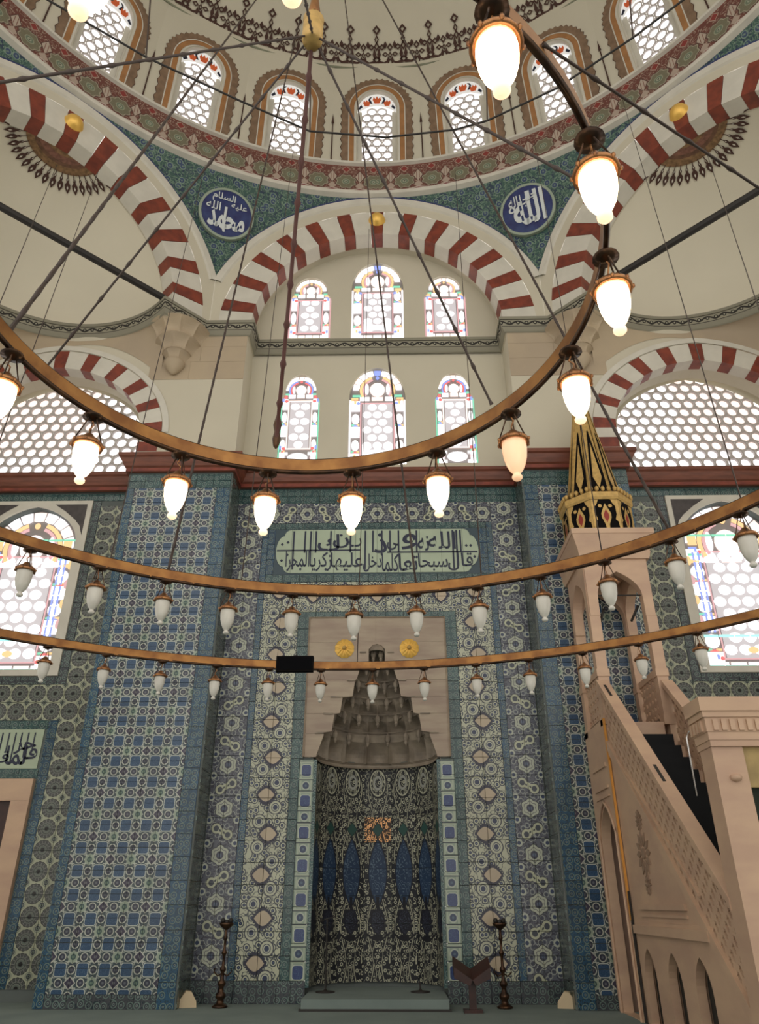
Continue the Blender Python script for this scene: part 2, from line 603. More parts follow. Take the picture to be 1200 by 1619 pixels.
def pat_pendentive():
    p = Pat('turquoise_scroll_tile', .3, uv=True)
    p.base((.040, .092, .078))
    p.put((.018, .038, .07), p.lines(3.2, .16))
    p.put((.16, .24, .17), p.lines(7, .09))
    v = p.voro(3.6, .9)
    p.put((.035, .06, .13), v < .22); p.put((.20, .28, .22), v.near(.24, .028)); p.put((.16, .22, .18), v < .07)
    v = p.voro(9.5, 1)
    p.put((.16, .25, .17), v < .17); p.put((.02, .04, .06), v < .07)
    # edge toward dark blue: a painted border that stays on the tiles
    return p.done()


def pat_band():
    p = Pat('painted_red_floral_band', .75, uv=True)
    P = .70; H = 1.04
    p.base((.150, .050, .038))
    a = p.u.cell(P); a2 = p.u.cell(P, P / 2); V = p.v
    p.put((.36, .27, .21), p.lines(7, .10))
    n = p.noise(7)
    # lobed arch around rosette
    r = hyp(a, V - .42)
    arch_w = r + (b_at(V - .42, a) * 8.0).cos() * .02
    p.put((.10, .055, .045), arch_w < .27); p.put((.17, .155, .10), arch_w < .23)
    p.put((.34, .31, .23), arch_w.near(.235, .012))
    p.put((.20, .19, .13), (arch_w < .22) * p.lines(14, .14))
    p.put((.30, .31, .22), r < .105); p.put((.15, .19, .13), r < .085); p.put((.34, .35, .27), r < .045); p.put((.10, .10, .07), r < .022)
    # tulips between
    t = a2.abs() + ((V - .60).abs()) * .55
    p.put((.10, .045, .035), t < .135); p.put((.46, .38, .31), t < .115); p.put((.22, .10, .08), (t < .10) * (a2.abs().near(.035, .008)))
    t = a2.abs() + ((V - .26).abs()) * .8
    p.put((.42, .33, .27), t < .11)
    t = a.abs() + (V - .88).abs() * .9
    p.put((.24, .035, .03), t < .10); p.put((.40, .30, .24), (t.near(.105, .012)))
    # white running scallop at the foot, red under it
    s = V - (a / P * pi).cos().abs() * .06 * -1.0
    s = V + (a * (pi / P)).cos().abs() * .07
    p.put((.20, .03, .03), s < .16); p.put((.50, .42, .36), s.near(.175, .018))
    p.put((.20, .06, .04), (V > .99)); p.put((.16, .04, .03), (V < .045))
    return p.done()


def b_at(y, x): return y.op('ARCTAN2', x)


def pat_cornice():
    p = Pat('painted_scroll_cornice', .8, uv=True)
    p.base((.26, .245, .185))
    b = p.v - .235
    w = ((p.u * (2 * pi / .36)).sin() * .035)
    p.put((.30, .28, .21), b.abs() < .075)
    p.put((.025, .022, .018), ((b - w).abs() < .022))
    c = p.u.cell(.18, .09); r = hyp(c, b)
    p.put((.025, .022, .018), (r < .042)); p.put((.36, .34, .26), (r < .018))
    p.put((.05, .045, .035), b.abs().near(.082, .008))
    return p.done()


SQ = {-1: pat_squares('blue_square_star_tile', x0=-4.015), 1: pat_squares('blue_square_star_tile', x0=4.015)}
ROS = pat_rosette('grey_rosette_tile', 5.635)
EYE = pat_eyes('almond_motif_tile'); EYEH = pat_eyes('almond_motif_tile_row', False)
FLO = pat_flowers('blossom_tile'); FLOH = pat_flowers('blossom_tile_row', False)
STR = pat_strip('teal_border_tile'); STRH = pat_strip('teal_border_tile_row', vert=False)
STRB = pat_strip('blue_border_tile', base=(.022, .075, .14))
STRY = pat_strip('dark_green_side_tile', swap=True, base=(.05, .062, .052))
STRD = pat_strip('dark_border_tile', base=(.06, .065, .075))
DISC = pat_discs('blue_disc_tile')
NICHE = pat_niche('vase_niche_tile'); NICHE_REFL = pat_niche('niche_tile_painted_reflection', (2.6, 1.45, .85))
PEND = pat_pendentive()
BAND = pat_band()
CORN = pat_cornice()

# ================================================================== THE SETTING
FL = .09          # carpet level
YM, YP = 13.5, 12.8   # mihrab wall, pier faces
YW = 13.6         # wing walls below the moulding
DC = Vector((0, 3.6))
APO, R8 = 9.2, 9.15
ZC = 13.05        # springing line / top of cornice

# ---- tiles -------------------------------------------------------------
_tm = {}


def tile_mesh(w, h, m, gap=.003, side=False):
    key = (round(w, 4), round(h, 4), m.name, side)
    if key not in _tm:
        b = MB(); a = w / 2 - gap / 2; c = h / 2 - gap / 2; e = .003; t = .014
        # front face with a small chamfer
        vs = [(-a, 0, -c), (a, 0, -c), (a, 0, c), (-a, 0, c)]
        fr = [(-a + e, -t, -c + e), (a - e, -t, -c + e), (a - e, -t, c - e), (-a + e, -t, c - e)]
        b.add(vs + fr, [(4, 5, 6, 7), (0, 1, 5, 4), (1, 2, 6, 5), (2, 3, 7, 6), (3, 0, 4, 7)])
        me = b.mesh('tile', m)
        if side: me.transform(Matrix.Rotation(radians(side), 4, 'Z'))
        _tm[key] = me
    return _tm[key]


def tiles(parent, x0, x1, z0, z1, tw, th, m, y=YM, x=None, skip=None, side=False):
    nx = max(1, round((x1 - x0) / tw)); nz = max(1, round((z1 - z0) / th))
    w = (x1 - x0) / nx; h = (z1 - z0) / nz
    for i in range(nx):
        for j in range(nz):
            cx = x0 + (i + .5) * w; cz = z0 + (j + .5) * h
            if skip and skip(cx, cz): continue
            o = bpy.data.objects.new('tile', tile_mesh(w, h, m, side=side))
            o.parent = parent
            o.location = (x, cx, cz) if side else (cx, y - random.uniform(0, .002), cz)
            COL.objects.link(o)


# ---- floor ---------------------------------------------------------------
fl = setting('floor', 'plain grey-green carpeted prayer hall floor')
MB().box(-9.4, 9.4, -6, 13.8, FL - .2, FL).part('carpet', CARPET, fl)

# ---- mihrab wall (front, recessed bay) -----------------------------------
wf = setting('wall_front', 'cream plaster wall of the central bay above and behind the mihrab tiles')
UW = [(0.0, .635, 13.24, 15.66, .60), (-1.635, .51, 13.26, 15.20, .36), (1.635, .51, 13.26, 15.20, .36)]
LW = [(0.0, .635, 9.74, 12.34, .62), (-1.73, .44, 9.76, 12.18, .40), (1.73, .44, 9.76, 12.18, .40)]


def win_outline(cx, hw, z0, z1, rise, stepped):
    if not stepped:
        return arch(cx, hw, z0, z1 - rise - .25, rise + .25, 20)
    # shouldered: wide body, narrower round head
    r = hw * .80
    p = [(cx - hw, z0), (cx + hw, z0), (cx + hw, z1 - rise - .42), (cx + hw * .97, z1 - rise - .30), (cx + r, z1 - rise - .18)]
    for i in range(15):
        a = pi * i / 14
        p.append((cx + r * cos(a), z1 - rise - .1 + (rise + .1) * sin(a)))
    p += [(cx - r, z1 - rise - .18), (cx - hw * .97, z1 - rise - .30), (cx - hw, z1 - rise - .42)]
    return p


outl = [win_outline(*w, i != 0) for i, w in enumerate(UW)] + [win_outline(*w, i != 0) for i, w in enumerate(LW)]
b = MB()
# plaster above tiles: rectangle + half round tympanum
outer = [(-2.95, 9.3), (2.95, 9.3), (2.95, ZC)] + [(2.95 * cos(pi * i / 30), ZC + 2.95 * sin(pi * i / 30)) for i in range(1, 30)] + [(-2.95, ZC)]
b.plate(outer, outl, YM, reveal=.10)
b.part('plaster_face', CREAM, wf)
MB().plate([(-2.95, FL), (-1.12, FL), (-1.12, 3.72), (-1.27, 3.72), (-1.27, 5.78), (1.27, 5.78), (1.27, 3.72), (1.12, 3.72), (1.12, FL), (2.95, FL), (2.95, 9.4), (-2.95, 9.4)], (), YM + .004).part('tile_bed', GROUT, wf)

# ---- piers ----------------------------------------------------------------
for sx, nm in ((-1, 'left'), (1, 'right')):
    w = setting('wall_pier_' + nm, 'projecting %s pier, blue tiles below and cream plaster with a stone block above' % nm)
    b = MB()
    xa, xb = sorted((sx * 2.9, sx * 5.0))
    b.box(xa, xb, YP, YW + .3, FL, 9.5)
    b.box(*sorted((sx * 2.9, sx * 4.93)), YP, YW + .3, 9.5, ZC - .3)
    b.part('pier_body', CREAM, w)
    # big stone slabs below the cornice
    for i, (z0, z1) in enumerate(((11.52, 12.0), (12.0, 12.42), (12.42, 12.78))):
        for k in range(2):
            a0 = 2.9 + k * (1.0 if i % 2 else 1.2); a1 = 4.98 if k else 2.9 + (1.0 if i % 2 else 1.2)
            p0, p1 = sorted((sx * a0, sx * a1))
            MB().box(p0 + .002, p1 - .002, YP - .012, YP + .02, z0 + .002, z1 - .002).part('stone_block', STONE, w)
    if sx < 0 or True:
        MB().box(xa + .0, xb - .0, YP - .003, YP, FL, 9.2).part('tile_bed', GROUT, w)

# wing walls -----------------------------------------------------------------
for sx, nm in ((-1, 'left'), (1, 'right')):
    w = setting('wall_wing_' + nm, '%s wing wall with a big latticed arch above and a stained glass window below' % nm)
    X = lambda a: sx * a
    def poly(pts): return [(sx * x, z) for x, z in pts][::sx]
    # lower wall, window hole
    g = arch(7.14, .97, 5.34, 7.95, .88, 18, pointed=.25)
    hole = poly(g)
    b = MB().plate(poly([(4.95, FL), (9.3, FL), (9.3, 9.5), (4.95, 9.5)]), [hole], YW, reveal=.22)
    b.part('wall_face', [GROUT], w)
    # upper wall, flush with the piers, arch opening
    op = []
    ins = arch(7.0, 2.05, 9.4, 10.15, 1.75, 26, pointed=.10)
    arcn = ins[1:] + [ins[0]]          # right foot, over the crown, left foot
    b = MB().plate(poly([(4.6, 9.4)] + arcn[::-1] + [(9.5, 9.4), (9.5, 12.95), (4.6, 12.95)]), (), YP + .004)
    ri = poly(arcn) if sx > 0 else poly(arcn)
    nn_ = len(ri)
    b.add([(x, YP + .004, z) for x, z in ri] + [(x, YP + .64, z) for x, z in ri], [(i, i + 1, nn_ + i + 1, nn_ + i) for i in range(nn_ - 1)])
    b.part('arch_wall', CREAM, w)
    # end wall of the recess with the lattice hole
    lo = arch(7.0, 1.73, 9.4, 10.75, 1.22, 24, pointed=.35)
    MB().plate(poly([(4.9, 9.3)] + (lo[1:] + [lo[0]])[::-1] + [(9.1, 9.3), (9.1, 12.3), (4.9, 12.3)]) if False else poly([(4.9, 9.39), (9.1, 9.39), (9.1, 12.3), (4.9, 12.3)]), [poly(lo)], YW, reveal=.0).part('recess_wall', CREAM, w)
    # striped voussoirs round the arch, each one a block
    def parc(k, off):
        a = pi * k
        x = cos(a); z = sin(a); z = z * .9 + .1 * (1 - abs(x)) ** .75
        return 7.0 + (2.05 + off) * x, 10.15 + (1.75 + off) * z
    N = 21
    for i in range(-4, N + 4):
        if i < 0 or i >= N:
            j = -i if i < 0 else i - N + 1
            zt = 10.15 - (j - 1) * .235; zb = zt - .235
            xs = (4.95, 4.53) if i >= N else (9.05, 9.47)
            if zb < 9.3: continue
            q = [(xs[0], zb), (xs[1], zb), (xs[1], zt), (xs[0], zt)]
        else:
            k_ = .10 if i % 2 == 0 else -.10
            k0, k1 = (i + (k_ if i else 0)) / N, (i + 1 - (k_ if i < N - 1 else 0)) / N
            q = [parc(k0, 0), parc(k0, .46), parc(k1, .46), parc(k1, 0)]
        red = (i % 2 == 0)
        b = MB()
        qq = [(sx * x, z) for x, z in q]
        c = Vector((sum(p[0] for p in qq) / 4, sum(p[1] for p in qq) / 4))
        qq = [((p[0] - c.x) * .985 + c.x, (p[1] - c.y) * .985 + c.y) for p in qq]
        d0 = YP - (.012 if red else .008); d1 = YP + .30
        vs = [(p[0], d0, p[1]) for p in qq] + [(p[0] + (sx * (7.0 - sx * p[0])) * .0, d1, p[1]) for p in qq]
        # inner edge sits a little inside the opening so that the soffit shows the block
        for t in (0, 3):
            for o in (0, 4):
                x, y, z = vs[t + o]
                dx, dz = (sx * 7.0 - x), (10.15 - z)
                if 0 <= i < N:
                    L = hypot(dx, dz); vs[t + o] = (x + dx / L * .012, y, z + dz / L * .012)
                else: vs[t + o] = (x + (.012 if dx > 0 else -.012), y, z)
        b.add(vs, [(0, 1, 2, 3), (4, 7, 6, 5), (0, 4, 5, 1), (1, 5, 6, 2), (2, 6, 7, 3), (3, 7, 4, 0)])
        b.part('voussoir', REDST if red else WHITE, w)
    # pale fillet outside the ring
    b = MB()
    for off0, off1, dy in ((.47, .60, .02),):
        prev = None
        pts = [parc(k / 40, off0) for k in range(41)], [parc(k / 40, off1) for k in range(41)]
        vs = [(sx * x, YP - dy, z) for x, z in pts[0]] + [(sx * x, YP - dy, z) for x, z in pts[1]] + [(sx * x, YP + .01, z) for x, z in pts[1]]
        fs = [(i, i + 1, 42 + i, 41 + i) for i in range(40)] + [(41 + i, 42 + i, 83 + i, 82 + i) for i in range(40)]
        b.add(vs, fs)
    b.part('arch_fillet', WHITE, w)
    # unseen side walls, arched openings added to let more daylight in
    sw = setting('wall_side_' + nm, 'unseen plastered side wall on the %s, arched openings added for light' % nm)
    MB().plate([(-6, FL), (13.7, FL), (13.7, 12.8), (-6, 12.8)], [arch(c, 1.35, .9, 4.6, 1.3, 14) for c in (-3.6, .6, 4.8, 9.2)] + [arch(c, 1.35, 7.3, 10.2, 1.3, 14) for c in (-3.6, .6, 4.8, 9.2)], sx * 9.3, reveal=sx * .4, axis='yz').part('plaster_face', CREAM, sw)


# ---- octagon sides: arches, fascia --------------------------------------------
def side_matrix(k):
    th = radians(45 * k)
    n = Vector((sin(th), cos(th), 0)); t = Vector((cos(th), -sin(th), 0))
    o = Vector((DC.x, DC.y, 0)) + n * APO
    return Matrix(((t.x, n.x, 0, o.x), (t.y, n.y, 0, o.y), (0, 0, 1, 0), (0, 0, 0, 1)))


RI, RO, RF = 2.87, 3.62, 4.08


def arc_pt(r, a): return (r * cos(a), ZC + r * sin(a))


NAMES8 = {0: 'front', -1: 'diagonal_left', 1: 'diagonal_right', -2: 'hall_left', 2: 'hall_right', 3: 'rear_right', -3: 'rear_left', 4: 'rear'}
for k in range(-3, 5):
    M = side_matrix(k)
    lab = {0: 'great striped arch over the mihrab bay', -1: 'great striped arch of the left half-domed corner', 1: 'great striped arch of the right half-domed corner'}.get(k, 'great arch on the %s side of the dome' % NAMES8[k].replace('_', ' '))
    w = setting('wall_arch_' + NAMES8[k], lab, M)
    # fascia between voussoirs and pendentive tiles
    b = MB()
    def fas(u, v):
        s = -3.81 + 7.62 * u
        z0 = ZC + (sqrt(max(0, RO * RO - s * s)) if abs(s) < RO else 0)
        z1 = ZC + sqrt(RF * RF - s * s)
        z = z0 + (z1 - z0) * v
        return (s, -.0, z, s, z)
    b.grid(80, 2, fas, smooth=False)
    b.part('arch_fascia', CREAM, w)
    # moulding that stands proud along the outer edge
    b = MB()
    prof = [(RF - .20, 0), (RF - .17, -.05), (RF - .02, -.06), (RF + .02, -.02), (RF + .02, .03)]
    amax = math.acos(3.86 / (RF + .02))
    def mo(u, v):
        a = amax + (pi - 2 * amax) * u
        i = min(3, int(v * 4)); t = v * 4 - i
        r = prof[i][0] * (1 - t) + prof[i + 1][0] * t; y = prof[i][1] * (1 - t) + prof[i + 1][1] * t
        return (r * cos(a), y, ZC + r * sin(a), a, v)
    b.grid(60, 4, mo, smooth=False, flip=True)
    b.part('arch_moulding', WHITE, w)
    if abs(k) <= 1:
        # 27 voussoirs
        n = 27
        for i in range(-0, n):
            red = i % 2 == 1
            k_ = .09 if red else -.09
            a0 = pi * (i + (k_ if i > 0 else 0)) / n; a1 = pi * (i + 1 - (k_ if i < n - 1 else 0)) / n
            g = .004
            q = [arc_pt(RI - .012, a0 + g / 3), arc_pt(RO - .004, a0 + g / 3), arc_pt(RO - .004, a1 - g / 3), arc_pt(RI - .012, a1 - g / 3)]
            d0 = -.014 if red else -.006
            vs = [(x, d0, z) for x, z in q] + [(x, .42, z) for x, z in q]
            bb = MB().add(vs, [(0, 1, 2, 3), (4, 7, 6, 5), (0, 4, 5, 1), (1, 5, 6, 2), (2, 6, 7, 3), (3, 7, 4, 0)])
            o = bb.part('voussoir', REDST if red else WHITE, w)
            if i == 13:
                gb = MB()
                gb.lathe([(0.0, .17), (.10, .15), (.17, .08), (.20, 0.0), (.22, -.03)], 18)
                me = gb.mesh('gold_boss', GOLDM)
                me.transform(Matrix.Rotation(radians(90), 4, 'X'))
                g2 = link('gold_boss', me, o, label='gilded hemispherical boss on the keystone')
                g2.location = (0, -.02, ZC + (RI + RO) / 2 + .08)
    # soffit behind the ring
    depth = .72 if k == 0 else .45
    if abs(k) <= 1:
        b = MB()
        r2 = 2.95 if k == 0 else RI
        b.grid(40, 1, lambda u, v: (r2 * cos(pi * u), .40 + (depth - .38) * v, ZC + r2 * sin(pi * u)), smooth=True)
        b.part('arch_soffit', CREAM, w)
    # inner white spandrel triangle under the V between neighbouring arches
    if abs(k) == 1:
        b = MB()
        R = 2.90
        def dome(u, v):
            az = pi * u; el = radians(90 * v)
            return (R * cos(az) * cos(el), .10 + R * sin(az) * cos(el), ZC + R * sin(el))
        b.grid(48, 20, dome)
        b.part('half_dome', CREAM_H, w)
        # painted half medallion at the crown, with a fringe of leaf drops
        def on(psi, phi, lift=.02):
            # psi: angle down from the crown, phi 0..pi fan direction (0 = +x, pi/2 = into the niche)
            rr = R - lift
            return (rr * sin(psi) * cos(phi), .10 + rr * sin(psi) * sin(phi), ZC + rr * cos(psi))
        md = MB()
        rings = [(0.0, .08), (.08, .13), (.13, .18), (.18, .21), (.21, .265)]
        for ri, (p0, p1) in enumerate(rings):
            md.grid(28, 2, lambda u, v: on(p0 + .02 + (p1 - p0) * v if True else 0, .06 + (pi - .12) * u, .025), mi=ri % 3)
        o = md.part('painted_medallion', [mat('medallion_rust', (.17, .085, .05), .8, var=.4, scale=9), mat('medallion_ochre', (.26, .15, .07), .8, var=.5, scale=12), mat('medallion_rose', (.24, .11, .075), .8, var=.4, scale=14)], w)
        for j in range(21):
            ph = .10 + (pi - .2) * j / 20
            lf = MB()
            def L(ps, dph): return on(ps, ph + dph, .03)
            shape = [(.30, 0), (.325, .034), (.345, .022), (.365, .058), (.395, .050), (.435, 0)]
            vs = [L(a, bb_) for a, bb_ in shape] + [L(a, -bb_) for a, bb_ in reversed(shape[1:-1])]
            lf.add(vs, [tuple(range(len(vs)))])
            st = [L(.275, .012), L(.31, .012), L(.31, -.012), L(.275, -.012)]
            lf.add(st, [(0, 1, 2, 3)])
            lf.part('painted_leaf_drop', OUTL, o)
            lg = MB()
            for (pa, pb, hw_) in ((.372, .405, .016), (.31, .335, .010)):
                q4 = [on(pa, ph, .036), on((pa + pb) / 2, ph + hw_, .036), on(pb, ph, .036), on((pa + pb) / 2, ph - hw_, .036)]
                lg.add(q4, [(0, 1, 2, 3)])
            lg.part('painted_leaf_eye', WHITE, o)
    if abs(k) >= 2:
        pass

# pendentives with tiles + medallions --------------------------------------------
ZB0, ZB1 = 17.30, 18.34
for v in (-.5, .5, -1.5, 1.5):
    nm = {-.5: 'left of the mihrab bay', .5: 'right of the mihrab bay', -1.5: 'far left', 1.5: 'far right'}[v]
    w = setting('wall_pendentive_' + {-.5: 'left', .5: 'right', -1.5: 'far_left', 1.5: 'far_right'}[v], 'turquoise tiled pendentive ' + nm)
    b = MB()
    def pen(u, t):
        al = -22.5 + 45 * u                       # from vertex direction
        a_side = 22.5 - abs(al)
        s = APO * math.tan(radians(a_side)); rb = APO / cos(radians(a_side))
        zb = ZC + sqrt(RF * RF - s * s); zt = ZB0
        phi = radians(45 * v + al)
        tt = t
        r = rb + (R8 - rb) * (tt ** 1.15); z = zb + (zt - zb) * tt
        return (DC.x + r * sin(phi), DC.y + r * cos(phi), z, radians(al) * 9.2 + v * 7, z)
    b.grid(60, 12, pen)
    o = b.part('tile_surface', PEND, w)
    bl = MB()
    # dark blue outline strips along both arches
    def rim(u, t):
        x, y, z, uu, vv = pen(u, min(1, .0 + t * .0))
        zb = z; al = -22.5 + 45 * u
        p2 = pen(u, min(1, (.07) / max(.05, ZB0 - zb)) * t)
        n = Vector((DC.x - p2[0], DC.y - p2[1], 0)).normalized() * .006
        return (p2[0] + n.x, p2[1] + n.y, p2[2])
    bl.grid(60, 1, rim)
    bl.part('blue_edge_tile', BLUEM, o)

# drum band -----------------------------------------------------------------------
db = setting('trim_band', 'painted red band of rosettes and tulips round the foot of the dome')
b = MB()
b.grid(192, 1, lambda u, v: (DC.x + R8 * sin(2 * pi * u), DC.y + R8 * cos(2 * pi * u), ZB0 + (ZB1 - ZB0) * v, u * 2 * pi * R8, (ZB1 - ZB0) * v))
b.part('painted_band', BAND, db)
b = MB()
for z, h in ((ZB0 - .13, .17), (ZB1 - .03, .12)):
    pr = [(R8 + .05, z), (R8 - .09, z + .02), (R8 - .10, z + h * .7), (R8 + .02, z + h), (R8 + .2, z + h)]
    b.grid(192, 4, lambda u, v: (DC.x + pr[round(v * 4)][0] * sin(2 * pi * u), DC.y + pr[round(v * 4)][0] * cos(2 * pi * u), pr[round(v * 4)][1]), smooth=False)
b.part('pale_moulding', WHITE, db)

# dome -------------------------------------------------------------------------------
ce = setting('ceiling', 'cream dome with painted ornament ring, ringed by arched windows')
BT = radians(21)
b = MB()
b.grid(96, 24, lambda u, v: (DC.x + R8 * cos(BT + (pi / 2 - BT) * v) * sin(2 * pi * u), DC.y + R8 * cos(BT + (pi / 2 - BT) * v) * cos(2 * pi * u), ZB1 + R8 * sin(BT + (pi / 2 - BT) * v)))
b.part('dome_shell', CREAM_D, ce)
b = MB()
ob = radians(20.2)
b.tube([(DC.x + (R8 * cos(ob) - .05) * sin(t * pi / 60), DC.y + (R8 * cos(ob) - .05) * cos(t * pi / 60), ZB1 + R8 * sin(ob)) for t in range(120)], .03, 5, closed=True)
b.part('painted_line', GREENP, ce)


def crest(big):
    """flat painted fleuron in (x, z) built from lozenges and curls"""
    b = MB()
    H = 1.02 if big else .58
    def loz(cx, cz, w, h, hole=True):
        o = [(cx, cz - h), (cx + w, cz), (cx, cz + h), (cx - w, cz)]
        if hole: b.plate(o, [[(cx, cz - h * .45), (cx + w * .45, cz), (cx, cz + h * .45), (cx - w * .45, cz)]], 0)
        else: b.plate(o, (), 0)
    if big:
        loz(0, .90, .10, .13); loz(0, .66, .055, .13)
        for s in (-1, 1):
            loz(s * .13, .46, .085, .085); loz(s * .21, .52, .05, .10, False); loz(s * .055, .28, .045, .17, False)
            b.plate([(s * .02, .04), (s * .20, .03), (s * .36, .16), (s * .40, .20), (s * .30, .15), (s * .18, .085), (s * .05, .12)][::s], (), 0)
        loz(0, .48, .07, .12); loz(0, .14, .10, .10)
    else:
        loz(0, .46, .075, .11)
        for s in (-1, 1):
            loz(s * .12, .28, .08, .07); loz(s * .05, .12, .04, .12, False)
        loz(0, .26, .05, .09)
    return b.mesh('painted_crest', OUTL)


CB, CS = crest(True), crest(False)


def dome_frame(phi, beta, r=R8 - .02):
    ph = radians(phi)
    t = Vector((cos(ph), -sin(ph), 0))
    n = Vector((sin(ph) * cos(beta), cos(ph) * cos(beta), sin(beta)))
    u = t.cross(n)
    if u.z < 0: u = -u
    o = Vector((DC.x, DC.y, ZB1)) + n * r
    return Matrix(((t.x, n.x, u.x, o.x), (t.y, n.y, u.y, o.y), (t.z, n.z, u.z, o.z), (0, 0, 0, 1)))


for i in range(-14, 15):
    link('painted_crest', CB, ce, M=dome_frame(i * 5 + .0, BT, R8 - .03) @ Matrix.Rotation(radians(4.2), 4, 'X') @ Matrix.Diagonal((1.12, 1, 1.10, 1)))
    link('painted_crest', CS, ce, M=dome_frame(i * 5 + 2.5, BT, R8 - .03) @ Matrix.Rotation(radians(3), 4, 'X') @ Matrix.Diagonal((1.1, 1, 1.1, 1)))

# dome facets with windows
ap0 = R8 * cos(radians(7.5)); SL = hypot(ap0 - ap0 * cos(BT), R8 * sin(BT))
hw0 = R8 * sin(radians(7.5)); hw1 = hw0 * cos(BT)
tilt = atan2(ap0 * (1 - cos(BT)), R8 * sin(BT))


def hexgrid(poly, px, pz, off=(0, 0)):
    xs = [p[0] for p in poly]; zs = [p[1] for p in poly]
    out = []
    j0 = int(min(zs) / pz) - 1
    for j in range(j0, int(max(zs) / pz) + 2):
        z = j * pz + off[1]
        for i in range(int(min(xs) / px) - 1, int(max(xs) / px) + 2):
            x = (i + (.5 if j % 2 else 0)) * px + off[0]
            if inside(poly, x, z): out.append((x, z))
    return out


def honeycomb(cells, px, pz, r, depth, y=0.0, n=12):
    """real pierced lattice: each cell a hexagonal tile with a round hole"""
    b = MB()
    a = px / 2; h = pz * 2 / 3
    hexp = [(a, -h / 2), (a, h / 2), (0, h), (-a, h / 2), (-a, -h / 2), (0, -h)]
    def hexat(t):
        # point of hexagon outline at angle t
        best = None
        for i in range(6):
            p, q = hexp[i], hexp[(i + 1) % 6]
            dx, dz = cos(t), sin(t)
            ex, ez = q[0] - p[0], q[1] - p[1]
            den = dx * ez - dz * ex
            if abs(den) < 1e-9: continue
            k = (p[0] * ez - p[1] * ex) / den
            m = (p[0] * dz - p[1] * dx) / den
            if k > 0 and -1e-6 <= m <= 1 + 1e-6: return (k * dx, k * dz)
        return (a * cos(t), a * sin(t))
    ang = [2 * pi * i / n for i in range(n)]
    ho = [hexat(t) for t in ang]
    fs = []
    for i in range(n):
        j = (i + 1) % n
        fs += [(i, j, n + j, n + i), (n + i, n + j, 2 * n + j, 2 * n + i)]
    for cx, cz in cells:
        vs = [(cx + p[0], y, cz + p[1]) for p in ho] + [(cx + r * cos(t), y, cz + r * sin(t)) for t in ang] + [(cx + r * cos(t), y + depth, cz + r * sin(t)) for t in ang]
        b.add(vs, fs)
    return b


_pm = {}


def pane_disc(r, m):
    key = (round(r, 3), m.name)
    if key not in _pm:
        n = 12
        vs = [(0, -.012, 0)] + [(r * cos(2 * pi * i / n), 0, r * sin(2 * pi * i / n)) for i in range(n)]
        _pm[key] = MB().add(vs, [(0, 1 + i, 1 + (i + 1) % n) for i in range(n)]).mesh('pane', m)
    return _pm[key]


def plate_obj(name, outer, m, parent, y, holes=(), edge=.0):
    return MB().plate(outer, holes, y, edge=edge).part(name, m, parent)


win_no = [0]


def new_window(label, M=None):
    win_no[0] += 1
    return setting('window_%d' % win_no[0], label, M)


fac = MB()
wo = arch(0, .52, 0.02, 1.80, .58, 16)
fm = MB().plate([(-hw0, 0), (hw0, 0), (hw1, SL), (-hw1, SL)], [wo], 0, reveal=.28, rmi=1).mesh('dome_facet', [CREAM_D, WHITE])


def arch_band(r0, r1, y, m, name, parent, z0=0.02, zs=1.80, k=1.1, scal=0.0, lift=.03, n=40, mi=0):
    """raised painted band following the window arch between half widths r0 and r1"""
    path = [(-1, z0, 0), (-1, zs, 0)]
    pts = []
    ns = 14
    for i in range(ns + 1): pts.append((-1.0, 0.0, z0 + (zs - z0) * i / ns, True))
    for i in range(1, n): pts.append((cos(pi - pi * i / n), sin(pi * i / n), zs, False))
    for i in range(ns + 1): pts.append((1.0, 0.0, zs - (zs - z0) * i / ns, True))
    vs = []
    for q, (cx, cz, zz, st) in enumerate(pts):
        sc = scal * (q % 2) if scal else 0
        for r in (r0, r1 - sc):
            vs.append((cx * r, y, zz + cz * (r + (.06 if r0 < .6 else .03)))); 
    fs = [(2 * i, 2 * i + 1, 2 * i + 3, 2 * i + 2) for i in range(len(pts) - 1)]
    b = MB().add(vs, fs)
    return b.part(name, m, parent)


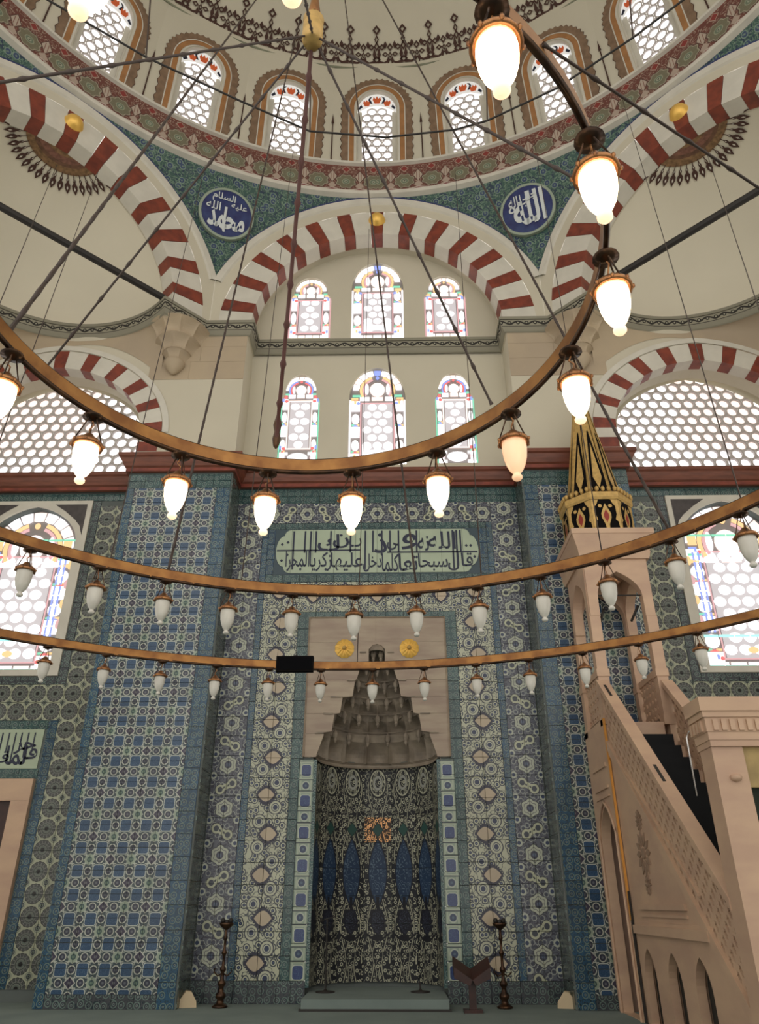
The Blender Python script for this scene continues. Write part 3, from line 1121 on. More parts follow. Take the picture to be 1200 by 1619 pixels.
SKYP = PW
for i in range(24):
    phi = 15 * i if i <= 12 else 15 * i - 360
    ph = radians(phi)
    n = Vector((sin(ph), cos(ph), 0)); t = Vector((cos(ph), -sin(ph), 0)); u = Vector((0, 0, 1))
    # lean inwards
    u2 = (u * cos(tilt) - n * sin(tilt)); n2 = (n * cos(tilt) + u * sin(tilt))
    o = Vector((DC.x, DC.y, ZB1)) + n * ap0
    M = Matrix(((t.x, n2.x, u2.x, o.x), (t.y, n2.y, u2.y, o.y), (t.z, n2.z, u2.z, o.z), (0, 0, 0, 1)))
    link('dome_facet', fm, ce, M=M)
    vis = abs(phi) <= 60
    order = {0: 'directly above the middle of the mihrab', -15: 'first left of the middle', 15: 'first right of the middle', -30: 'second left of the middle', 30: 'second right of the middle', -45: 'third left of the middle', 45: 'third right of the middle'}
    w = new_window('round-headed dome window with honeycomb panes, ' + order.get(phi, 'at %d degrees %s of the middle' % (abs(phi), 'left' if phi < 0 else 'right')), M)
    lat = arch(0, .42, 0.02, 1.72, .38, 12)
    cells = hexgrid(arch(0, .47, -0.08, 1.60, .36, 12), .27, .205)
    yb = .16
    if vis:
        honeycomb(cells, .27, .205, .108, .05, yb).part('lattice', LATT, w)
        for c in cells: link('pane', pane_disc(.112, PW), w, loc=(c[0], yb + .045, c[1]))
        # white head piece with painted tulips over the lattice
        o1 = MB(); top = arch(0, .53, 1.62, 1.80, .60, 16)
        hd = [(-.53, 1.74), (-.40, 1.84), (-.2, 1.95), (0, 1.98), (.2, 1.95), (.40, 1.84), (.53, 1.74)] + [(.53 * cos(pi * q / 16), 1.80 + .60 * sin(pi * q / 16)) for q in range(0, 17)]
        hp = MB().plate(hd, (), yb - .05).part('head_panel', pane_mat('backlit_white_head', (.95, .93, .90), .45) if 'backlit_white_head' not in bpy.data.materials else bpy.data.materials['backlit_white_head'], w)
        tb = MB()
        jb = MB()
        for s in (-1, 1): jb.plate([(s * .40, .02), (s * .53, .02), (s * .53, 1.86), (s * .40, 1.80)][::s], (), yb - .02)
        jb.part('pale_jamb', WHITE, w)
        for cx, cz, s in ((0, 2.16, 1.25), (-.27, 2.06, 1.1), (.27, 2.06, 1.1)):
            tb.plate([(cx - .05 * s, cz - .08 * s), (cx + .05 * s, cz - .08 * s), (cx + .09 * s, cz + .02), (cx + .07 * s, cz + .10 * s), (cx + .03 * s, cz + .05 * s), (cx, cz + .12 * s), (cx - .03 * s, cz + .05 * s), (cx - .07 * s, cz + .10 * s), (cx - .09 * s, cz + .02)], (), yb - .06)
        tb.part('painted_tulip', mat('orange_red_paint', (.75, .14, .04), .7) if 'orange_red_paint' not in bpy.data.materials else bpy.data.materials['orange_red_paint'], hp)
        lb = MB()
        for s in (-1, 1):
            lb.plate([(s * .12, 2.06), (s * .18, 2.20), (s * .12, 2.30), (s * .20, 2.26), (s * .23, 2.18), (s * .17, 2.05)][::s], (), yb - .06)
            lb.plate([(s * .38, 1.94), (s * .46, 1.86), (s * .50, 1.90), (s * .42, 2.02)][::s], (), yb - .06)
        lb.part('painted_leaf', INK, hp)
        MB().plate([(-.53, 0.02), (.53, 0.02), (.53, .12), (-.53, .12)], (), yb - .02).part('sill_slab', WHITE, w)
    else:
        o1 = honeycomb(cells, .27, .205, .112, .05, yb).part('lattice', LATT, w)
        pb = MB()
        for c in cells:
            pb.add([(c[0] + .118 * cos(2 * pi * q / 8), yb + .045, c[1] + .118 * sin(2 * pi * q / 8)) for q in range(8)], [tuple(range(8))])
        pn = pb.part('panes', PW, w); pn['kind'] = 'stuff'
    if vis:
        arch_band(.545, .66, -.012, WHITE, 'pale_surround', w, k=0)
        arch_band(.60, .725, -.020, ORANGEP, 'ochre_band', w)
        arch_band(.725, .75, -.026, WHITE, 'pale_line', w)
        arch_band(.75, .95, -.020, BROWNP, 'scalloped_border', w, scal=.045, n=40)
        arch_band(.90, .965, -.014, OUTL, 'border_outline', w, scal=.05, n=40)
        # painted spear between windows
        sp = MB()
        sp.plate([(-.018, .05), (.018, .05), (.012, 1.30), (-.012, 1.30)], (), 0)
        sp.plate([(-.035, 1.28), (.035, 1.28), (0, 1.62)], (), 0)
        ph2 = radians(phi + 7.5)
        n_ = Vector((sin(ph2), cos(ph2), 0)); t_ = Vector((cos(ph2), -sin(ph2), 0))
        u_ = (u * cos(tilt) - n_ * sin(tilt)); m_ = (n_ * cos(tilt) + u * sin(tilt))
        oo = Vector((DC.x, DC.y, ZB1)) + n_ * (R8 - .03)
        sp.part('painted_spear', OUTL, ce, M=Matrix(((t_.x, m_.x, u_.x, oo.x), (t_.y, m_.y, u_.y, oo.y), (t_.z, m_.z, u_.z, oo.z), (0, 0, 0, 1))))

# cornice ------------------------------------------------------------------------------
exc = 6.51
def arcp(cx, cy, r, a0, a1, n): return [(cx + r * cos(radians(a0 + (a1 - a0) * i / n)), cy + r * sin(radians(a0 + (a1 - a0) * i / n))) for i in range(n + 1)]
half = [(0.0, 13.44), (-2.87, 13.44), (-2.87, 12.78), (-3.88, 12.78)] + arcp(-exc, 10.10, 2.75, 45, 215, 40)
path = [(-x, y) for x, y in half[::-1]][:-1] + half
cprof = [(0.0, -.34), (.03, -.32), (.05, -.28), (.10, -.12), (.10, -.06), (.13, -.05), (.13, .02), (-.12, .03)]
cprof = [(-o, ZC + z) for o, z in cprof]
tr = setting('trim_1', 'grey painted scroll cornice that runs round the hall at the foot of the great arches')
b = MB().ribbon(path, cprof); b.part('painted_cornice', CORN, tr)
# ledge top behind cornice at the pier corner + pier corner block
for sx in (-1, 1):
    w = bpy.data.objects['wall_pier_left' if sx < 0 else 'wall_pier_right']
    top = [(-2.87, 12.80), (-3.88, 12.80), (-4.57, 12.05), (-4.75, 12.25), (-5.0, 12.55), (-5.0, 13.6), (-2.87, 13.6)]
    b = MB()
    n = len(top)
    vs = [(sx * -x if sx > 0 else x, y, z) for z in (ZC - .34, ZC) for x, y in top]
    b.add(vs, [tuple(range(n)), tuple(range(n, 2 * n))] + [(i, (i + 1) % n, n + (i + 1) % n, n + i) for i in range(n)])
    b.part('pier_head', CREAM, w)
    # curved stone transition under the half dome (squinch)
    b = MB()
    def sq(u, v):
        th = 45 + 135 * u
        a = radians(th)
        tx, ty = -exc + 2.75 * cos(a), 10.10 + 2.75 * sin(a)
        if th <= 90: bx, by = -4.72 + (-exc + 4.72) * ((th - 45) / 45), 12.80
        elif th <= 135: bx, by = -exc + (-9.3 + exc) * ((th - 90) / 45), 12.80
        else: bx, by = -9.3, 12.80 - 2.7 * ((th - 135) / 45)
        d = hypot(tx - bx, ty - by)
        zb = ZC - .34 - min(1.2, .12 + d * 1.25)
        e = v
        k = 1 - sqrt(max(0, 1 - (1 - e) ** 2))
        x = bx + (tx - bx) * (1 - cos(e * pi / 2)); y = by + (ty - by) * (1 - cos(e * pi / 2)); z = zb + (ZC - .33 - zb) * sin(e * pi / 2) ** .9
        return (x if sx < 0 else -x, y - .006, z)
    b.grid(60, 10, sq, flip=sx < 0)
    b.part('squinch_stone', STONE, w)
    # muqarnas corbel under the projecting corner
    cb = link('corbel', None, w)
    tiers = [(12.74, 12.42, .80, .58, 5), (12.42, 12.14, .58, .38, 4), (12.14, 11.92, .36, .24, 3)]
    cxx, cyy = sx * -4.42 * -1 if sx > 0 else -4.42, 12.80
    cxx = sx * 4.42
    for z1, z0, r1, r0, nc in tiers:
        tb = MB()
        def cz_(u, v):
            a = pi + pi * u
            sc = abs(sin(nc * pi * u)) ** .6
            r = r0 + (r1 - r0) * (v ** 1.6)
            r = r * (1 - .16 * sc * (1 - abs(2 * v - 1) ** 2))
            return (cxx + r * cos(a) * .85, cyy + r * sin(a) * .95, z0 + (z1 - z0) * v)
        tb.grid(nc * 8, 8, cz_, smooth=False)
        tb.grid(nc * 8, 1, lambda u, v: (cxx + (r0 * v) * cos(pi + pi * u) * .85, cyy + r0 * v * sin(pi + pi * u) * .95, z0), smooth=False)
        tb.part('corbel_tier', MUQ if False else STONE, cb)
    kb = MB().lathe([(.0, -.14), (.06, -.12), (.13, -.04), (.20, .06), (.22, .12), (.20, .20), (.13, .24)], 16, (cxx, cyy - .10, 11.74))
    kb.part('corbel_knob', STONE, cb)

# iron tie beams across the diagonal arches
for sx in (-1, 1):
    t = thing('tie_beam', 'dark iron tie beam across the foot of the %s diagonal arch' % ('left' if sx < 0 else 'right'), 'tie beam')
    a, c = Vector((sx * 4.62, 12.0, 13.12)), Vector((sx * 9.0, 7.6, 13.12))
    MB().tube([a, c], .075, 8, smooth=False).part('bar', IRON, t)

# red stone moulding above the tiles ----------------------------------------------------
tr = setting('trim_2', 'dark red stone moulding that steps round the piers above the tiles')
path = [(9.2, 13.52), (5.0, 13.52), (5.0, 12.76), (2.9, 12.76), (2.9, 13.44), (-2.9, 13.44), (-2.9, 12.76), (-5.0, 12.76), (-5.0, 13.52), (-9.2, 13.52)]
mp = [(0.0, 9.14), (.05, 9.15), (.05, 9.23), (.09, 9.26), (.13, 9.34), (.16, 9.42), (.20, 9.45), (.20, 9.52), (0, 9.60)]
MB().ribbon(path, [(-o, z) for o, z in mp]).part('stone_moulding', PORPH, tr)
MB().ribbon(path, [(-.056, 9.152), (-.056, 9.222)]).part('red_fillet', REDST, tr)

# ================================================================== TILE PANELS
SD = {-1: 'left', 1: 'right'}
Z0 = FL + .30
for sx in (-1, 1):
    sd = SD[sx]
    def tp(lab): return thing('tile_panel', lab, 'tile panel')
    def span(a, c): return sorted((sx * a, sx * c))
    t = tp('narrow strip of alternating blue discs beside the mihrab niche, %s side' % sd)
    tiles(t, *span(1.10, 1.35), Z0, 3.68, .25, .25, DISC)
    t = tp('thin teal border strip framing the mihrab, %s side' % sd)
    tiles(t, *span(1.35, 1.51), Z0, 3.70, .16, .33, STR)
    tiles(t, *span(1.29, 1.51), 3.70, 6.42, .22, .33, STR)
    t = tp('tall panel of almond shaped motifs with dark fringed edges, %s of the mihrab' % sd)
    tiles(t, *span(1.51, 2.21), Z0, 7.04, .35, .332, EYE)
    t = tp('thin teal border between almond and blossom panels, %s of the mihrab' % sd)
    tiles(t, *span(2.21, 2.33), Z0, 8.34, .12, .33, STRB)
    t = tp('tall panel of large pale blossoms and paired lobes next to the %s pier' % sd)
    tiles(t, *span(2.33, 2.88), Z0, 8.80, .275, .33, FLO)
    t = tp('dark low skirting tiles at the foot of the mihrab wall, %s half' % sd)
    tiles(t, *span(1.10, 2.88), FL, Z0, .22, .29, STRD)
    t = tp('dark green tiles on the inner side face of the %s pier' % sd)
    tiles(t, 12.80, 13.48, FL, 9.12, .23, .33, STRY, x=sx * 2.9, side=(90 if sx < 0 else -90))
    # pier front
    t = tp('broad panel of blue squares and stars on the front of the %s pier' % sd)
    tiles(t, *span(3.19, 4.84), Z0 - .12, 8.80, .33, .333, SQ[sx], y=YP)
    t = tp('blue border tiles edging the square pattern on the %s pier' % sd)
    tiles(t, *span(2.92, 3.19), FL, 8.80, .27, .33, STRB, y=YP)
    tiles(t, *span(4.84, 5.0), FL, 8.80, .16, .33, STRB, y=YP)
    tiles(t, *span(2.92, 5.0), 8.80, 9.12, .33, .16, STRH, y=YP)
    tiles(t, *span(3.19, 4.84), FL, Z0 - .12, .33, .18, STRD, y=YP)
    # wing walls
    t = tp('panel of round concentric rosettes beside the %s stained glass window' % sd)
    tiles(t, *span(5.0, 5.10), FL, 8.95, .10, .33, STRB, y=YW)
    if sx > 0:
        tiles(t, *span(5.14, 5.80), .26, 8.84, .33, .33, ROS, y=YW)
        tiles(t, *span(5.80, 9.10), 4.73, 5.06, .33, .33, ROS, y=YW)
    else:
        tiles(t, *span(5.14, 5.80), .26, 8.84, .33, .33, ROS, y=YW)
        tiles(t, *span(5.80, 9.10), 4.40, 5.06, .33, .33, ROS, y=YW)
    t = tp('dark blue border tiles framing the %s stained glass window' % sd)
    tiles(t, *span(5.81, 5.98), 5.06, 8.95, .17, .33, STRD, y=YW)
    tiles(t, *span(5.98, 9.1), 5.06, 5.22, .33, .16, STRD, y=YW)
    tiles(t, *span(5.10, 9.1), 8.96, 9.13, .33, .17, STRH, y=YW)
    # lower wing: inscription plaque frame, marble doorway
    if sx < 0:
        t = tp('blue border tiles round the small inscription on the left wing wall')
        tiles(t, *span(5.80, 5.98), .26, 4.40, .18, .33, STRB, y=YW)
        tiles(t, *span(5.98, 9.1), 4.24, 4.40, .33, .16, STRH, y=YW)
        tiles(t, *span(5.98, 9.1), 3.40, 3.56, .33, .16, STRH, y=YW)
    df = thing('marble_door_frame', 'plain marble door frame low on the %s wing wall' % sd, 'door frame')
    MB().box(*span(6.0, 6.32), YW - .10, YW, FL, 3.018).part('jamb', MIN, df)
    MB().box(*span(6.0, 8.6), YW - .10, YW, 3.02, 3.38).part('lintel', MIN, df)
    MB().box(*span(6.32, 8.4), YW - .01, YW, FL, 3.02).part('door_leaf', WOOD, df)
t = thing('tile_panel', 'thin teal border across the top of the marble mihrab panel', 'tile panel')
tiles(t, -1.51, 1.51, 6.29, 6.42, .33, .13, STRH)
t = thing('tile_panel', 'row of almond motif tiles between mihrab and great inscription', 'tile panel')
tiles(t, -1.51, 1.51, 6.42, 7.04, .336, .31, EYEH)
t = thing('tile_panel', 'teal border tiles framing the great inscription', 'tile panel')
tiles(t, -2.21, 2.21, 7.04, 7.20, .34, .16, STRH)
tiles(t, -2.21, 2.21, 8.20, 8.34, .34, .14, STRH)
tiles(t, -2.21, -2.06, 7.20, 8.20, .15, .33, STRB)
tiles(t, 2.06, 2.21, 7.20, 8.20, .15, .33, STRB)
t = thing('tile_panel', 'row of pale blossom tiles above the great inscription', 'tile panel')
tiles(t, -2.33, 2.33, 8.34, 8.80, .333, .23, FLOH)
t = thing('tile_panel', 'teal border row directly under the red moulding above the inscription', 'tile panel')
tiles(t, -2.9, 2.9, 8.80, 9.14, .34, .17, STRH)

# ================================================================== INSCRIPTIONS
import unicodedata
FORMS = {}
for cp in range(0xFE70, 0xFEFD):
    d = unicodedata.decomposition(chr(cp)).split()
    if len(d) == 2: FORMS.setdefault(chr(int(d[1], 16)), {})[d[0]] = chr(cp)
NJ = '\u0627\u0623\u0625\u0622\u062f\u0630\u0631\u0632\u0648\u0624\u0629\u0649\u0621'


def shape(t):
    r = []
    for i, ch in enumerate(t):
        if ch not in FORMS: r.append(ch); continue
        f = FORMS[ch]
        pj = i > 0 and t[i - 1] in FORMS and t[i - 1] not in NJ
        nj = i + 1 < len(t) and t[i + 1] in FORMS and ch not in NJ
        k = '<medial>' if pj and nj else '<final>' if pj else '<initial>' if nj else '<isolated>'
        r.append(f.get(k) or f['<isolated>'])
    return ''.join(reversed(r))


DG = bpy.context.evaluated_depsgraph_get


def lettering(text, x0, x1, z0, z1, y, m, parent, bold=.012, th=.012, raw=False, M=None):
    c = bpy.data.curves.new('lettering', 'FONT')
    c.body = text if raw else shape(text)
    c.size = 1.0; c.resolution_u = 3
    c.offset = bold
    o = bpy.data.objects.new('lettering_source', c)
    COL.objects.link(o)
    bpy.context.view_layer.update()
    me = bpy.data.meshes.new_from_object(o.evaluated_get(DG()))
    bpy.data.objects.remove(o); bpy.data.curves.remove(c)
    xs = [v.co.x for v in me.vertices]; zs = [v.co.y for v in me.vertices]
    a0, a1, c0, c1 = min(xs), max(xs), min(zs), max(zs)
    for v in me.vertices:
        X = x0 + (v.co.x - a0) / (a1 - a0) * (x1 - x0); Z = z0 + (v.co.y - c0) / (c1 - c0) * (z1 - z0)
        v.co = (X, y, Z)
    me.materials.clear(); me.materials.append(m)
    me.name = 'lettering'
    return link('lettering', me, parent)


t = thing('inscription_panel', 'long pale green tile panel of navy arabic calligraphy with scalloped ends above the mihrab', 'inscription')
nt = 8
hw, z0, z1 = 2.03, 7.23, 8.18
zc = (z0 + z1) / 2
def half_end(s):
    pts = []
    for q in range(9):
        a = -pi / 2 + pi / 2 * q / 8
        pts.append((s * (hw - .42 + .14 * cos(a) + .0), z0 + .13 + .13 * sin(a)) if False else (s * (hw - .30 + .14 * cos(a)), z0 + .14 + .14 * sin(a)))
    for q in range(17):
        a = -pi / 2 + pi * q / 16
        pts.append((s * (hw - .16 + .16 * cos(a)), zc + .335 * sin(a)))
    for q in range(9):
        a = pi / 2 * q / 8
        pts.append((s * (hw - .30 + .14 * cos(a)), z1 - .14 + .14 * sin(a)))
    return pts
MB().box(-2.06, 2.06, YM - .012, YM, 7.2, 8.2).part('dark_ground', mat('dark_teal_ground', (.03, .06, .08), .3), t)
cuts = [-1.72 + 3.44 * i / 8 for i in range(9)]
for i in range(8):
    MB().box(cuts[i] + .003, cuts[i + 1] - .003, YM - .026, YM - .010, z0, z1).part('plaque_tile', PLAQ, t)
for s in (-1, 1):
    e = half_end(s)
    o = [(s * 1.723, z0)] + e + [(s * 1.723, z1)]
    MB().plate(o[::s], (), YM - .026).part('plaque_tile', PLAQ, t)
yl = YM - .030
def B(px0, px1, py0, py1):   # box read from the panel's own proportions
    return (-2.02 + (px0 - 60) / 1060 * 4.06, -2.02 + (px1 - 60) / 1060 * 4.06, 8.18 - (py1 - 65) / 213 * .95, 8.18 - (py0 - 65) / 213 * .95)
for txt, bx in (('\u0642\u0627\u0644', (955, 1085, 185, 272)), ('\u0633\u0628\u062d\u0627', (800, 955, 186, 272)), ('\u062a\u0639\u0627', (700, 800, 186, 272)),
                ('\u0643\u0644\u0645\u0627', (612, 700, 186, 275)), ('\u062f\u062e\u0644', (515, 612, 186, 275)), ('\u0639\u0644\u064a\u0647\u0627', (345, 512, 180, 272)),
                ('\u0632\u0643\u0631\u064a\u0627', (235, 350, 175, 272)), ('\u0627\u0644\u0645\u062d\u0631\u0627', (110, 235, 172, 272)),
                ('\u0627\u0644\u0644\u0647', (855, 1000, 78, 166)), ('\u0646\u0647', (800, 860, 100, 175)), ('\u0648', (715, 800, 88, 168)), ('\u0644\u0649', (640, 705, 78, 170)),
                ('\u0630', (570, 640, 85, 185)), ('\u0628', (440, 505, 108, 172)), ('\u0646', (355, 440, 88, 158)), ('\u0643', (275, 390, 88, 172))):
    lettering(txt, *B(*bx), yl, INK, t, bold=.012)
st = MB()
for x in (147, 207, 237, 265, 343, 447, 525, 565, 612, 655, 700, 795, 985, 1005, 1025):
    a = B(x - 4, x + 5, 72, 180 if x not in (147, 525, 985, 1005) else 262)
    st.box(a[0], a[1], yl - .003, yl, a[2], a[3])
a = B(62, 500, 165, 172); st.box(a[0], a[1], yl - .003, yl, a[2], a[3])
a = B(640, 1112, 177, 184); st.box(a[0], a[1], yl - .003, yl, a[2], a[3])
for x, y in ((88, 138), (118, 128), (90, 218), (118, 190), (1055, 150), (1078, 150), (1095, 205), (612, 190), (190, 260), (322, 262)):
    a = B(x - 8, x + 8, y - 8, y + 8); st.plate([(a[0], (a[2] + a[3]) / 2), ((a[0] + a[1]) / 2, a[2]), (a[1], (a[2] + a[3]) / 2), ((a[0] + a[1]) / 2, a[3])], (), yl - .003)
st.part('tall_stroke', INK, t)

t = thing('inscription_panel', 'small pale green calligraphy plaque at the left edge above the marble door frame', 'inscription')
MB().box(-7.9, -6.02, YW - .02, YW, 3.56, 4.24).part('plaque_tile', PLAQ, t)
yl = YW - .025
for txt, bx in (('\u0641\u0627', (-6.33, -6.06, 3.72, 3.98)), ('\u0644\u0645\u0627', (-6.62, -6.25, 3.62, 3.96)), ('\u0642', (-6.80, -6.56, 3.66, 3.86)), ('\u062d\u0631', (-6.50, -6.14, 3.80, 4.02))):
    lettering(txt, *bx, yl, INK, t, bold=.018)
st = MB()
for x in (-6.17, -6.29, -6.41, -6.52, -6.64, -6.76): st.box(x - .012, x + .012, yl - .003, yl, 3.64 if x in (-6.29, -6.52) else 3.86, 4.18)
st.part('tall_stroke', INK, t)

# pendentive roundels
for sx in (-1, 1):
    v = .5 * sx
    phi = radians(22.5 * sx)
    n = Vector((sin(phi), cos(phi), 0)); tt = Vector((cos(phi), -sin(phi), 0))
    # place on the pendentive surface, lean like it
    rb = APO / cos(radians(22.5)); zb = ZC + sqrt(RF * RF - 3.81 ** 2)
    zc = 16.12
    k = (zc - zb) / (ZB0 - zb); r = rb + (R8 - rb) * k ** 1.15
    sl = (R8 - rb) / (ZB0 - zb) * 1.1
    up = Vector((n.x * sl, n.y * sl, 1)).normalized()
    nn = tt.cross(up); nn = nn if nn.dot(n) > 0 else -nn
    o = Vector((DC.x, DC.y, 0)) + n * (r - .10) + Vector((0, 0, zc))
    M = Matrix(((tt.x, nn.x, up.x, o.x), (tt.y, nn.y, up.y, o.y), (tt.z, nn.z, up.z, o.z), (0, 0, 0, 1)))
    t = thing('calligraphy_roundel', ('cobalt roundel with large white calligraphy and small words above, on the %s pendentive' % SD[sx]), 'roundel', M=M)
    c = [(.66 * cos(2 * pi * i / 40), .66 * sin(2 * pi * i / 40)) for i in range(40)]
    c2 = [(.60 * cos(2 * pi * i / 40), .60 * sin(2 * pi * i / 40)) for i in range(40)]
    MB().plate(c, [c2], -.01, edge=.12).part('rim', MEDR, t)
    MB().plate([(.61 * cos(2 * pi * i / 40), .61 * sin(2 * pi * i / 40)) for i in range(40)], (), 0).part('disc', BLUEM, t)
    if sx > 0:
        for txt, bx, bo in (('\u0627\u0644\u0644\u0647', (-.34, .42, -.40, .46), .03), ('\u062c\u0644', (-.02, .24, .18, .46), .015), ('\u062c\u0644\u0627\u0644\u0647', (-.42, .05, .06, .42), .012), ('\u0647', (-.44, -.28, .0, .2), .012)):
            lettering(txt, *bx, -.02, PALEINK, t, bold=bo)
    else:
        for txt, bx, bo in (('\u0645\u062d\u0645\u062f', (-.42, .46, -.42, .02), .04), ('\u0639\u0644\u064a\u0647', (.08, .46, .14, .34), .012), ('\u0627\u0644\u0633\u0644\u0627\u0645', (-.38, .16, .24, .50), .012), ('\u0627\u0644\u0644\u0647', (-.50, -.16, .02, .24), .012)):
            lettering(txt, *bx, -.02, PALEINK, t, bold=bo)
        MB().plate([(-.06, -.42), (-.02, -.50), (.03, -.48), (-.0, -.38), (.0, .16), (-.06, .16)], (), -.021).part('tall_stroke', PALEINK, t)

# ================================================================== MIHRAB
mh = thing('mihrab', 'marble mihrab with stepped stalactite hood over a niche of dark vase tiles', 'mihrab', (0, YM, FL))
MI = Vector((0, YM, FL))


def mpart(b, name, m, parent=mh, label=None):
    """part built in world coordinates, re-based on the mihrab"""
    me = b.mesh(name, m)
    if parent is mh: me.transform(Matrix.Translation(-MI))
    else: me.transform(Matrix.Translation(-MI))
    return link(name, me, parent, label=label)


# stepped outline of the hood, half profile (x, z)
tiersz = [3.74, 4.13, 4.46, 4.74, 5.02, 5.32, 5.56]
tiersr = [1.00, .90, .74, .60, .46, .30, .15]
outl_h = [(1.06, 3.74), (.94, 4.10), (.95, 4.14), (.80, 4.16), (.76, 4.46), (.66, 4.48), (.62, 4.76), (.44, 4.78), (.40, 5.06), (.37, 5.10), (.30, 5.34), (.15, 5.36), (.15, 5.66), (.08, 5.74), (0, 5.76)]
hood = outl_h + [(-x, z) for x, z in outl_h[-2::-1]]
# marble facing in slabs, cut by the hood: lower-left, lower-right and top pieces
yf = YM - .05
def slab(outer, holes=()):
    b = MB().plate(outer, holes, yf, edge=.05)
    return mpart(b, 'marble_slab', MARB)
cut = [(-1.28, 3.70), (-1.06, 3.70)] + [p for p in hood[::-1] if p[0] < 0][:0]
LH = [(-x, z) for x, z in outl_h]     # left side upwards
def side_slab(s, za, zb):
    seg = [(x, z) for x, z in outl_h if za - 1e-6 <= z <= zb + 1e-6]
    def at(z):
        for (x0, z0_), (x1, z1_) in zip(outl_h, outl_h[1:]):
            if z0_ <= z <= z1_: return x0 + (x1 - x0) * (z - z0_) / max(1e-6, z1_ - z0_)
        return 1.06
    p = [(1.285, za + .002)] + [(1.285, zb - .002)] + [(at(zb), zb - .002)] + seg[::-1] + [(at(za), za + .002)]
    q = [p[0]]
    for a in p[1:]:
        if abs(a[0] - q[-1][0]) + abs(a[1] - q[-1][1]) > .004: q.append(a)
    return slab([(s * x, z) for x, z in q][::(-1 if s < 0 else 1)])
for s in (-1, 1):
    for za, zb in ((3.72, 4.12), (4.12, 4.47), (4.47, 4.77), (4.77, 5.08), (5.08, 5.35)): side_slab(s, za, zb)
slab([(-1.285, 5.352), (-.15, 5.352)] + [(-.15, 5.66), (-.08, 5.74), (0, 5.76), (0, 5.80), (-1.285, 5.80)])
slab([(1.285, 5.352), (1.285, 5.80), (0, 5.80), (0, 5.76), (.08, 5.74), (.15, 5.66), (.15, 5.352)])
slab([(-1.285, 5.802), (-.02, 5.802), (-.02, 6.28), (-1.285, 6.28)])
slab([(-.018, 5.802), (1.285, 5.802), (1.285, 6.28), (-.018, 6.28)])
mpart(MB().tube([(-1.285, yf - .01, 3.72), (-1.285, yf - .01, 6.285), (1.285, yf - .01, 6.285), (1.285, yf - .01, 3.72)], .02, 4, smooth=False), 'marble_fillet', MARB)
# carved ledge lines at the steps
for s in (-1, 1):
    for x, z, w in ((.96, 4.135, .14), (.80, 4.47, .16), (.64, 4.77, .20), (.42, 5.07, .12), (.33, 5.35, .09), (.22, 5.60, .10)):
        mpart(MB().box(*sorted((s * (x - .02), s * (x + w))), yf - .025, yf, z - .012, z + .012), 'carved_step', MUQ)
# muqarnas tiers: concave rings of little cells with ridges and drops
ncell = [7, 7, 6, 5, 5, 4, 3]
for i in range(len(tiersr)):
    z0 = tiersz[i]; z1 = tiersz[i + 1] if i + 1 < len(tiersz) else 5.74
    r0 = tiersr[i] + .04; r1 = (tiersr[i + 1] if i + 1 < len(tiersr) else .03) + .04
    nc = ncell[i]
    tb = MB()
    H = z1 - z0
    def cell(u, v, off=0.0):
        a = pi * u
        sc = abs(sin(nc * pi * u)) ** .55
        ar = (.42 * H * sc) if i else 0.0
        zz = z0 + ar + (H + .12 - ar) * v
        rr = r0 * .94 - .035 * (1 - sc) + .13 * sc * sin(pi * min(1, v + .25)) * (.4 + r0) - (.06 + .04 * r0) * v ** 3 + .10 * abs(cos(a)) ** 8 + off
        return (rr * cos(a), YM - .02 + rr * sin(a) * .92, zz)
    tb.grid(nc * 12, 8, cell, smooth=False)
    # thickness of the scalloped lower edge
    def lip(u, v):
        p = cell(u, 0.0); q = cell(u, 0.0, .05)
        return tuple(p[k] * (1 - v) + q[k] * v for k in range(3))
    tb.grid(nc * 12, 1, lip, smooth=False)
    if i: tb.tube([cell(q / (nc * 8), 0.0, -.008) for q in range(1, nc * 8)], .011, 4)
    if i: tb.tube([((r0 * .93) * cos(pi * q / 30), YM - .03 + r0 * .93 * sin(pi * q / 30) * .92, z0 + .47 * H) for q in range(31)], .012, 4)
    o = mpart(tb, 'muqarnas_tier', MUQ)
    for q in range(0, nc + 1):
        if i == 0 or q in (0, nc): continue
        a = pi * q / nc
        rr = r0 * .93 - .03
        x, y = rr * cos(a), YM - .02 + rr * sin(a) * .92
        if q in (0, nc): y -= .01
        db_ = MB().lathe([(0, -.13), (.018, -.11), (.035, -.075), (.028, -.05), (.045, -.02), (.055, .02), (.04, .07), (.0, .12)], 8, (x, y, z0 + .02), smooth=False)
        mpart(db_, 'hanging_drop', MUQ, o)
hb_ = MB()
def hull(u, v):
    t = v * 6; k = min(5, int(t)); f = t - k
    rr = (tiersr[k] * (1 - f) + tiersr[min(6, k + 1)] * f) + .30
    return (rr * cos(pi * u), YM + .0 + rr * sin(pi * u) * .92, 3.66 + (5.9 - 3.66) * v)
hb_.grid(24, 12, hull); mpart(hb_, 'hood_backing', MUQ)
# fluted shell at the very top of the hood
tb = MB(); tb.lathe([(.15, 0), (.14, .06), (.10, .12), (0, .15)], 16, (0, YM + .02, 5.62)); mpart(tb, 'hood_tip', MUQ)
# moulded lower lip
b = MB(); b.grid(40, 3, lambda u, v: ((1.02 + .05 * sin(pi * v)) * cos(pi * u), YM - .03 + (1.02 + .05 * sin(pi * v)) * sin(pi * u) * .92, 3.66 + .10 * v), smooth=False); mpart(b, 'hood_lip', MUQ)
